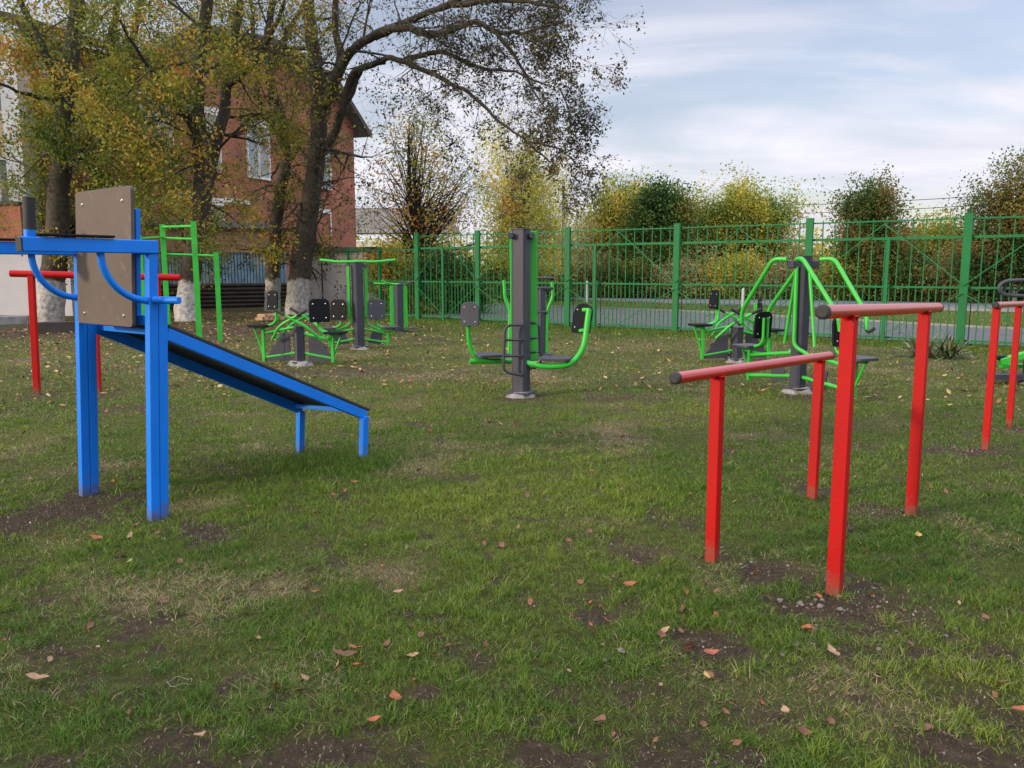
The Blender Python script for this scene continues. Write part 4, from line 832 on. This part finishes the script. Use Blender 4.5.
def seat_unit(root,c,a,sgn,zs,dist,mt,backmt,leg=True,backd=.55,bw=.36,bh=.36,legz=.05,pface=None,pz=.30):
    """cantilevered seat on axis a; sits facing away from the post"""
    d=V((a[0],a[1],0)).normalized()*sgn; x=V((-d.y,d.x,0)); s=c+d*dist
    seatplate(root,s+up*zs,d,mt)
    bk=c+d*(dist-.27); pfv=V((pface[0],pface[1],0)).normalized() if pface else d
    if pface: bk=bk+d*.05
    pad(root,bk+up*(zs+pz)+(pfv*.045-d*.05 if pface else V((0,0,0))),pfv,bw,bh,backmt,.03,.08)
    if pface: pf0=-pfv*.03
    else: pf0=V((0,0,0))
    m=MB()
    for q in (-.035,.035):
        m.tube(fillet([bk-d*.05+x*q+pf0+up*(zs+pz+.10),bk-d*.05+x*q+pf0+up*(zs+.05),s-d*.05+x*q-up*0+up*(zs-.03),s+d*.10+x*q+up*(zs-.03)],.1),.02,8)
    m.build('back_support',GREEN,root)
    m=MB(); m.vbeam(s-d*.05+up*legz,s-d*.05+up*(zs-.02),.065,.045,x); m.build('leg',GREEN,root,.004)
    for za,zb in ((zs-.02,zs-.12),(.20,.12)):
        m=MB(); m.tube([c+d*.07+up*za,s-d*.06+up*zb],.024,8); m.build('strut',GREEN,root)
    m=MB(); m.tube([s-d*.04+up*(legz+.12),s+d*.10+up*(zs-.04)],.018,8); m.build('brace',GREEN,root)
    m=MB(); m.slab([(-.16,-.10),(.10,-.14),(.14,.10),(-.06,.14)],c+d*.34+up*.22,d,up,.02); m.build('side_plate',GREY,root,.003)
    return s,d,x
# press machine right of centre
c6=G(797,392); aR=V((-.456,.89,0)); pR=V((.89,.456,0)); z6=HZ(c6.y,257)
r6=thing('chest_press',c6,'green double chest press with tall grey post and splayed arms behind the red bars','exercise machine','green and grey outdoor gym machines')
hexpost(r6,c6,z6,.17,R(28)); footing(r6,c6,.30,.06)
m=MB(); m.beam(c6-V((.19,.06,-z6+.09)),c6+V((.19,.06,z6-.09)),.13,.09); m.build('cross_arm',GREY,r6,.01)
for sg in (1,-1):
    s,d,x=seat_unit(r6,c6,aR,sg,.52,.92,GPAD,PAD,bw=.30,bh=.36)
    for q in (-1,1):
        k0=c6+d*.08+pR*q*.20+up*(z6-.03); k1=c6+d*.24+pR*q*.27+up*(z6-.02); k2=c6+d*.80+pR*q*.24+up*1.02; k3=c6+d*.82+pR*q*.22+up*.84
        m=MB(); m.tube(fillet([k0,k1,k2,k3],.14),.027,10); ar=m.build('press_arm',GREEN,r6)
        m=MB(); m.tube([k3,k3+d*.05-pR*q*.02-up*.02,k3+d*.12+up*.03],.02,8); m.build('grip',BLACK,ar)
    m=MB(); off_=pR*sg*.13 ; m.tube(fillet([c6+d*.02+off_+up*(z6-.12),c6+d*.04+off_*1.05+up*.60,c6+d*.22+off_*.5+up*.5],.08),.026,8); m.build('hanger_tube',GREEN,r6)
    m=MB(); m.tube([c6+d*.1+up*(z6-.12),c6+d*.30+off_*.4+up*.6],.022,8); m.build('hanger_tube',GREEN,r6)
# lat pulldown, left
c2=G(359,349); z2_=HZ(c2.y,263)
r2=thing('lat_pulldown',c2,'green double pulldown machine with tall grey post in front of the garage','exercise machine','green and grey outdoor gym machines')
hexpost(r2,c2,z2_,.19,R(35)); footing(r2,c2,.34,.06)
aL=V((.80,.60,0)); pL=V((-.6,.8,0))
for sg in (1,-1):
    s,d,x=seat_unit(r2,c2,V((.97,.25,0)),sg,.42,.62,GPAD,GPAD if sg>0 else PAD,bw=.34,bh=.40,pface=(sg*.35,-.94),pz=.36)
    m=MB(); m.tube(fillet([c2+up*(z2_+.03),c2+V((sg*.35,.03,z2_+.02)),c2+V((sg*.74,.10,z2_+.06))],.1),.028,8); am=m.build('pull_arm',GREEN,r2)
    m=MB(); m.tube(fillet([c2+V((sg*.60,-.1,z2_-.02)),c2+V((sg*.66,.0,z2_+.04)),c2+V((sg*.60,.14,z2_-.03))],.05),.018,8); m.build('grip',BLACK,am)
    m=MB(); m.beam(c2+V((sg*.16,.05*sg,z2_-.06)),c2+V((sg*.16,.05*sg,.62)),.05,.07); m.build('hanger_bar',GREEN,r2,.004)
    m=MB(); m.tube(fillet([c2+V((sg*.16,.05*sg,.7)),c2+V((sg*.13,.05*sg,.5)),c2+V((sg*.5,.1*sg,.34))],.1),.024,8); m.build('strut',GREEN,r2)
m=MB(); m.beam(c2+V((-.22,0,z2_-.05)),c2+V((.22,0,z2_-.05)),.05,.05); m.build('pivot_bar',GREY,r2,.004)
# low double presses (left and right back)
def low_press(c,z,ax,label,w_=.16,bm=PAD,pf_=((.45,-.9),(-.6,-.8))):
    rt=thing('leg_press',c,label,'exercise machine','green and grey outdoor gym machines')
    hexpost(rt,c,z,w_,R(25)); footing(rt,c,.34,.07); a=V(ax).normalized(); pp=V((-a.y,a.x,0))
    c_=c-pp*.0+V((-.28,.05,0)); m=MB(); m.vbeam(c_+up*.08,c_+up*(z-.1),.07,.07,a); m.build('side_post',GREY,rt,.004)
    m=MB(); m.beam(c_+up*(z-.13),c+up*(z-.13),.04,.05); m.beam(c_+up*.12,c+up*.12,.04,.05); m.build('link_bar',GREY,rt)
    for sg in (1,-1):
        s,d,x=seat_unit(rt,c,a,sg,.54 if sg>0 else .64,.62 if sg>0 else .66,PAD,bm,bw=.34 if sg>0 else .26,bh=.38 if sg>0 else .32,pface=pf_[0] if sg>0 else pf_[1],pz=.36 if sg>0 else .42)
        m=MB(); m.slab([(-.25,-.2),(.2,-.2),(.2,.22),(.02,.16)],c+d*.36+up*.27,-d,up,.03); m.build('side_plate',GREY,rt,.004)
        for q in (-1,1):
            k0=c+d*.42+x*q*.1+up*.42; k1=c+d*.22+x*q*.26+up*.66; k2=c-d*.12+x*q*.30+up*.84
            m=MB(); m.tube(fillet([k0,k1,k2],.12),.024,8); lv=m.build('lever',GREEN,rt)
            m=MB(); m.tube([k2.lerp(k1,.05),k2+(k2-k1).normalized()*.16],.026,8); m.build('grip',BLACK,lv)
    return rt
c1_=G(300,365); low_press(c1_,HZ(c1_.y,327),(.95,-.12,0),'low green double leg press with black seats nearest the whitewashed trees')
c7=G(736,362); low_press(c7,HZ(c7.y,328),(.93,.15,0),'low green double leg press beside the fence, left of the chest press',.17,pf_=((.9,-.4),(-.95,-.3)))
# far left twister post
c3=G(399,332); z3=HZ(c3.y,285)
r3=thing('pendulum_stepper',c3,'small grey post machine with green side tubes furthest back by the gate','exercise machine','green and grey outdoor gym machines')
hexpost(r3,c3,z3,.19,R(30)); footing(r3,c3,.28,.05)
for sg in (1,-1):
    m=MB(); m.vbeam(c3+V((sg*.17,.02,.12)),c3+V((sg*.17,.02,z3-.02)),.10,.06,(1,.2)); m.build('side_tube',GREEN,r3,.004)
    m=MB(); m.box(c3+V((sg*.34,-.04,.10)),(.26,.34,.03),.2); m.build('foot_plate',GREY,r3,.004)
    m=MB(); m.tube(fillet([c3+V((0,0,z3+.02)),c3+V((sg*.2,0,z3+.03)),c3+V((sg*.4,-.1,z3+.1))],.08),.02,8); hb=m.build('handlebar',GREEN if sg<0 else GREY,r3)
m=MB(); m.tube([c3+V((-.62,.05,z3+.04)),c3+V((.2,0,z3+.02))],.022,8); m.build('top_bar',GREEN,r3)
# centre machine: tall post with two hanging seats
c4=G(521,396); z4=HZ(c4.y,230)
r4=thing('swing_press',c4,'tall grey post with two hanging green seats in the middle of the lawn','exercise machine','green and grey outdoor gym machines')
hexpost(r4,c4,z4,.19,R(-24)); footing(r4,c4,.32,.06)
def q4(px,py,dy=0): return P(px,py,c4.y+dy)
for y_,xx in ((.0,-.13),(.0,.13)):
    m=MB(); q=c4+V((xx*1.0,y_,z4-.07)); m.tube([q-V((.0,.12,0)),q+V((0,.12,0))],.035,10); m.build('pivot',GREY,r4)
m=MB(); m.beam(q4(532.5,231,.14),q4(533.5,361,.14),.05,.105,(1,0,0)); m.build('swing_arm',GREEN,r4,.008)
m=MB(); m.beam(q4(512,238,.25),q4(513,357,.25),.05,.06,(1,0,0)); m.build('swing_arm',GREEN,r4,.008)
m=MB(); m.tube(fillet([q4(527,363,-.05),q4(545,367,-.1),q4(572,365,-.12),q4(584,348,-.05),q4(589,309,.02)],.22,10),.036,12); m.build('seat_tube',GREEN,r4)
m=MB(); m.tube(fillet([q4(518,361,.3),q4(500,361,.32),q4(470,361,.25)],.05),.034,12); m.build('seat_tube',GREEN,r4)
m=MB(); m.tube(fillet([q4(489,361,.3),q4(474,357,.28),q4(469,343,.25),q4(468,318,.22)],.2,8),.03,12); m.build('back_tube',GREEN,r4)
seatplate(r4,q4(488,355,.30),(-.9,-.3),GPAD,.38,.36); seatplate(r4,q4(555,358.5,.0),(.95,-.2),GPAD,.36,.40)
pad(r4,q4(470,314,.17),(-.25,-1),.235,.30,GPAD,.04,.0,top=.09)
pad(r4,q4(582.5,318.5,.12),(-.80,-.62),.30,.37,PAD,.05,.2,top=.12)
for a_,b_ in ((q4(590,310,.02),q4(583,310,.09)),(q4(587,330,.0),q4(580,331,.09))): m=MB(); m.tube([a_,b_],.026,10); m.build('pad_bracket',GREEN,r4)
m=MB(); m.tube(fillet([q4(521,325,-.14),q4(505,325,-.2),q4(503,372,-.2),q4(521,375,-.14)],.10,8),.018,8)
for y_ in (340,356): m.tube([q4(504,y_,-.2),q4(521,y_,-.13)],.015,8)
m.build('foot_ladder',GREY,r4)
m=MB(); m.tube(fillet([q4(529,322,.1),q4(539,324,.14),q4(541,366,.14),q4(530,369,.1)],.10,8),.016,8)
for y_ in (338,352): m.tube([q4(530,y_,.1),q4(540,y_,.14)],.014,8)
m.build('foot_ladder',GREY,r4)
# walker behind it
c5=G(541,361); z5=HZ(c5.y,289)
r5=thing('air_walker',c5,'green air walker with a short grey post behind the swing press','exercise machine','green and grey outdoor gym machines')
hexpost(r5,c5,z5,.12,R(20)); footing(r5,c5,.25,.04)
def q5(px,py,dy=0): return P(px,py,c5.y+dy)
m=MB(); m.tube(fillet([q5(552,281),q5(553,298),q5(547,309),q5(546,352)],.1),.030,8); m.build('walking_arm',GREEN,r5)
m=MB(); m.tube(fillet([q5(504,280),q5(505,299),q5(510,309),q5(509,354)],.1),.030,8); m.build('walking_arm',GREEN,r5)
for a,b_,y_ in ((533,555,278),(535,553,288),(535,548,312)):
    m=MB(); m.tube([q5(a,y_,-.05),q5(b_,y_,-.05)],.022,8); m.build('handlebar',GREY,r5)
m=MB(); m.tube([q5(504,290,.1),q5(553,290,.1)],.02,8); m.build('axle',GREY,r5)
m=MB(); m.tube([q5(552,282),q5(552,274)],.03,8); m.build('grip',BLACK,r5)
for px in (547,510): m=MB(); m.box(q5(px,354),(.14,.36,.03),.1); m.build('footplate',GREY,r5,.004)
# elliptical trainer at the right edge
c8=G(1030,384); r8=thing('elliptical_trainer',c8,'grey and green trainer with oval handle ring at the right edge','exercise machine','green and grey outdoor gym machines')
hexpost(r8,c8,HZ(c8.y,292),.17,R(20)); footing(r8,c8,.25,.05)
cc_=P(1026,288,c8.y-.1); m=MB(); ring=[]
for k in range(37):
    t_=2*math.pi*k/36; x_=max(-.16,min(.16,.34*math.cos(t_)))+.20*math.cos(t_)*1; ring.append(cc_+V((x_,.0,.105*math.sin(t_)+.0)))
m.tube(ring,.026,10,False); m.build('handle_ring',GREY,r8)
m=MB()
for k in range(7): m.box(cc_+V((-.27+k*.09,.02,random.uniform(-.01,.01))),(.035,.03,.09),0)
m.build('counter_beads',BLACK,r8)
m=MB(); m.beam(P(1000,362,c8.y-.15),P(1050,348,c8.y-.15),.10,.09); m.build('pedal_arm',GREEN,r8,.01)
m=MB(); m.beam(P(1000,366,c8.y+.2),P(1060,366,c8.y+.2),.08,.06); m.build('pedal_arm',GREEN,r8,.01)
m=MB(); m.box(P(1003,360,c8.y-.1)+up*.03,(.22,.14,.05)); m.build('footplate',PAD,r8,.008)
m=MB(); m.box((c8.x-.1,c8.y,.1),(.95,.16,.08)); m.build('base_beam',GREY,r8,.006)
# ------------------------------------------------------------------ street poles beyond the fence
def pole(px,py,Y,top,m_,label,r=.05,name='signpost'):
    Y=Y*S; b=P(px,270,Y); b.z=0; rt=thing(name,b,label,'post'); mm=MB(); mm.tube([b,b+up*HZ(Y,top)],r,8); mm.build('pole',m_,rt); mm=MB(); mm.tube([b+up*HZ(Y,top),b+up*(HZ(Y,top)+.06)],[r*1.1,r*.4],8); mm.build('finial',m_,rt); return rt
pole(744,330,26,290,mat('galvanised',(.35,.36,.37),.5),'thin grey pole beyond the fence left of the chest press')
pole(587,318,37,282,WHITE,'short white marker post across the road, left of the dark green tree',.04)
pole(1016,306,36,288,WHITE,'white marker post behind the trainer at the right edge',.09)
pole(563,300,52,180,BARKD,'tall thin dark pole beyond the golden birch',.10,'utility_pole')
for k_,(za_,zb_) in enumerate(((5.4,6.4),(5.9,6.9))):
    a_,b_=P(560,270,52*S),P(1300,270,40*S); a_.z=za_;b_.z=zb_; m=MB(); m.tube([a_.lerp(b_,t/16)-V((0,0,.9*4*(t/16)*(1-t/16))) for t in range(17)],.018,4); o=m.build('overhead_wire',BARKD,None,loc=a_); tag(o,('lower','upper')[k_]+' overhead wire strung above the trees beyond the road','wire')
# ------------------------------------------------------------------ oddments on the ground
o=MB(); A_=G(28,334);B_=G(82,332); o.beam(A_+up*.13,B_+up*.13,.3,.30); lg=o.build('timber_beam',DWOOD,None,.02,loc=A_.lerp(B_,.5)); tag(lg,'dark squared timber lying beside the leftmost tree foot','timber')
o=MB(); A_=G(-30,326);B_=G(28,324); o.beam(A_+up*.12,B_+up*.12,.5,.26); lg=o.build('concrete_block',CONC,None,.03,loc=A_.lerp(B_,.5)); tag(lg,'pale concrete block on the ground at the far left','block')
o=MB(); A_=G(257,322);B_=G(283,321)
for k in range(5): o.box(A_.lerp(B_,.1+.2*k)+up*.09,(.22,.14,.09),random.uniform(-.3,.3)); 
for k in range(4): o.box(A_.lerp(B_,.2+.2*k)+up*.19,(.24,.13,.09),random.uniform(-.3,.3))
lg=o.build('brick_pile',mat('buff_brick',(.42,.27,.15),.9,.3,3),None,.01,loc=A_.lerp(B_,.5)); tag(lg,'small pile of buff bricks at the foot of the slimmer tree','bricks')
def leafobj(name,px,py,size,m_,rz,lab,group=None,curl=.25,wd=.5):
    c=G(px,py); k=8; v=[];f=[]
    for i_ in range(k+1):
        t_=i_/k; ww=math.sin(math.pi*min(1,t_*1.0)**.8)*wd*.5*(1+.15*random.uniform(-1,1))
        v+= [(t_-.5,-ww,curl*(abs(t_-.5)*1.2)+curl*ww*.9),(t_-.5,0,curl*abs(t_-.5)*.8),(t_-.5,ww,curl*(abs(t_-.5)*1.1)+curl*ww)]
    for i_ in range(k): f+= [(i_*3,i_*3+1,i_*3+4,i_*3+3),(i_*3+1,i_*3+2,i_*3+5,i_*3+4)]
    me=bpy.data.meshes.new(name); me.from_pydata(v,[],f); me.materials.append(m_); me.update()
    for p_ in me.polygons: p_.use_smooth=True
    ob=bpy.data.objects.new(name,me); col.objects.link(ob); ob.location=(c.x,c.y,gh(c.x,c.y)+.028); ob.scale=(size,)*3; ob.rotation_euler=(random.uniform(-.25,.25),random.uniform(-.25,.25),rz); return tag(ob,lab,'leaf',group)
LO=mat('leaf_orange',(.24,.065,.022),.7,.35,9); LB=mat('leaf_brown',(.13,.055,.028),.75,.3,9); LT=mat('leaf_tan',(.26,.16,.09),.75,.25,9); LY=mat('leaf_yellow',(.33,.24,.05),.7,.25,9); LG=mat('leaf_green',(.16,.22,.04),.7,.25,9)
for px,py,s,m_,lab in ((395,705,.085,LO,'bright orange brown leaf low in the middle of the lawn'),(375,726,.05,LO,'small orange leaf just below the bright orange brown one'),(345,662,.11,LB,'large curled brown leaf on the lawn between the blue and red equipment'),(356,655,.06,LO,'upright orange leaf beside the large curled brown leaf'),(832,659,.085,LT,'pale tan leaf below the nearest red post'),(711,659,.075,LO,'orange leaf in a cluster left of the nearest red post foot'),(706,683,.05,LY,'yellow leaf below the orange leaf cluster'),(600,727,.085,LB,'reddish brown leaf at the bottom centre right'),(785,719,.065,LT,'tan leaf at the bottom right of centre'),(985,625,.065,LB,'reddish leaf near the right edge of the lawn'),(38,685,.09,LT,'greyish tan leaf at the lower left'),(130,566,.055,LG,'yellow green leaf right of the nearest blue post, lower left'),(96,542,.085,LO,'orange leaf just left of the nearest blue post foot'),(918,541,.075,LY,'yellow leaf right of the nearest red bar'),(200,743,.055,LT,'small tan leaf at the bottom left'),(1020,715,.07,LO,'orange leaf at the bottom right corner'),(630,590,.075,LO,'orange leaf left of the lower red bar post')):
    leafobj('fallen_leaf',px,py,s,m_,random.uniform(0,3.1),lab)
protos=[]
for i_,m_ in enumerate((LO,LB,LT,LB,LB,LO)):
    px=random.uniform(300,700); py=random.uniform(450,600); cn_={LO.name:'orange',LB.name:'dark brown',LT.name:'pale tan'}[m_.name]; protos.append(leafobj('fallen_leaf',px,py,.055,m_,random.uniform(0,6),'small dry %s leaf lying in the patchy grass'%cn_,'scattered small %s leaves'%cn_,.25,random.uniform(.4,.65)))
random.seed(99)
drift=[(G(px_,py_),sp_) for px_,py_,sp_ in ((120,550,.35),(190,600,.35),(60,640,.3),(340,655,.15),(470,430,.6),(640,600,.3),(700,670,.25),(760,590,.35),(900,600,.4),(520,520,.6),(300,470,.4),(930,680,.3),(420,480,.5),(100,470,.5))]
for k in range(230):
    a=R(random.uniform(-34,34)); r_=2.3*(11/2.3)**random.random(); x_,y_=r_*math.sin(a),r_*math.cos(a)
    if random.random()<.6: c_,sp1=random.choice(drift); x_=random.gauss(c_.x,sp1); y_=random.gauss(c_.y,sp1)
    r_=math.hypot(x_,y_); s=random.choice(protos).copy(); col.objects.link(s); s.location=(x_,y_,gh(x_,y_)+.014); sc=random.uniform(.018,.05)*(1+.04*r_); s.scale=(sc,)*3; s.rotation_euler=(random.uniform(-.9,.9),random.uniform(-.7,.7),random.uniform(0,6.28))
# litter under the trees: countless
pts=[]
for k in range(9000):
    x_=random.uniform(-13,2) ; y_=random.uniform(11,30)
    if random.random()<(.25+.75*min(1,max(0,(y_-14)/8)))*min(1,max(.12,(-x_+1)/6)) and y_<fence_y(x_)-.2: pts.append((x_,y_,gh(x_,y_)+.03))
for k in range(1500):
    a=R(random.uniform(-38,38)); r_=random.uniform(10.5,20); pts.append((r_*math.sin(a),r_*math.cos(a),.03))
pts=[q for q in pts if q[1]<fence_y(q[0])-.2]
q_=np.array(pts); n_=len(q_); a_=rng.uniform(0,6.28,n_); sz=rng.uniform(.02,.05,n_)
dxv=np.stack([np.cos(a_),np.sin(a_),rng.normal(0,.3,n_)],1)*sz[:,None]; dyv=np.stack([-np.sin(a_),np.cos(a_),rng.normal(0,.3,n_)],1)*sz[:,None]*.55
v_=np.stack([q_-dxv,q_-dyv,q_+dxv,q_+dyv],1).reshape(-1,3)
lo_=npmesh('leaf_litter',v_,np.arange(n_*4).reshape(-1,4),attrmat('litter',[(0,(.08,.04,.02)),(.4,(.20,.09,.035)),(.7,(.32,.17,.07)),(1,(.42,.32,.14))],.8),attrs={'rnd':np.repeat(rng.random(n_),4)}); tag(lo_,'dry brown leaf litter spread beneath the trees','leaf litter',kind='stuff')
# stones
def stone(px,py,s,lab,group=None):
    import bmesh
    bm=bmesh.new(); bmesh.ops.create_icosphere(bm,subdivisions=2,radius=1)
    sd_=random.random()*50
    for v in bm.verts: v.co*=.8+.45*mnoise.noise(v.co*1.3+V((sd_,0,0))); v.co.z*=.55
    me=bpy.data.meshes.new('stone'); bm.to_mesh(me); bm.free(); me.materials.append(STONE)
    c=G(px,py); ob=bpy.data.objects.new('stone',me); col.objects.link(ob); ob.location=(c.x,c.y,gh(c.x,c.y)+s*.3); ob.scale=(s,s*.8,s); ob.rotation_euler=(0,0,random.uniform(0,6)); return tag(ob,lab,'stone',group)
STONE=mat('pale_stone',(.13,.115,.095),.9,.3,2,.3,6)
stone(621,653,.024,'pale rounded stone left of the lower red bar, in bare soil'); stone(605,662,.016,'flat pale stone beside the rounded pale stone'); stone(534,608,.012,'tiny light stone in mid lawn'); stone(970,676,.02,'light stone near the lower right corner')
sp_=[stone(780+k*20,602+k*3,.02,'small grey stone in the bare soil around the red posts','stones around the red posts') for k in range(4)]
for k in range(85):
    s=random.choice(sp_).copy(); col.objects.link(s)
    px,py=random.choice(((830,612,60,16),(760,580,35,12),(690,570,60,14),(860,600,60,20),(960,640,40,25),(800,630,80,25),(720,590,40,20)))[:2]; c=G(px+random.gauss(0,40),min(755,py+random.gauss(0,16))); sc=random.uniform(.005,.017); s.location=(c.x,c.y,gh(c.x,c.y)+sc*.3); s.scale=(sc,sc*.8,sc); s.rotation_euler=(0,0,random.uniform(0,6))
# white string loop
c=G(180,690); m=MB(); m.tube([c+V((.045*math.cos(k/24*6.1),.03*math.sin(k/24*6.1),gh(c.x,c.y)+.035+.006*math.sin(k))) for k in range(25)],.0010,5); so_=m.build('string_loop',CONC,None,loc=c); tag(so_,'thin white string loop lying on the grass at the lower left','string')
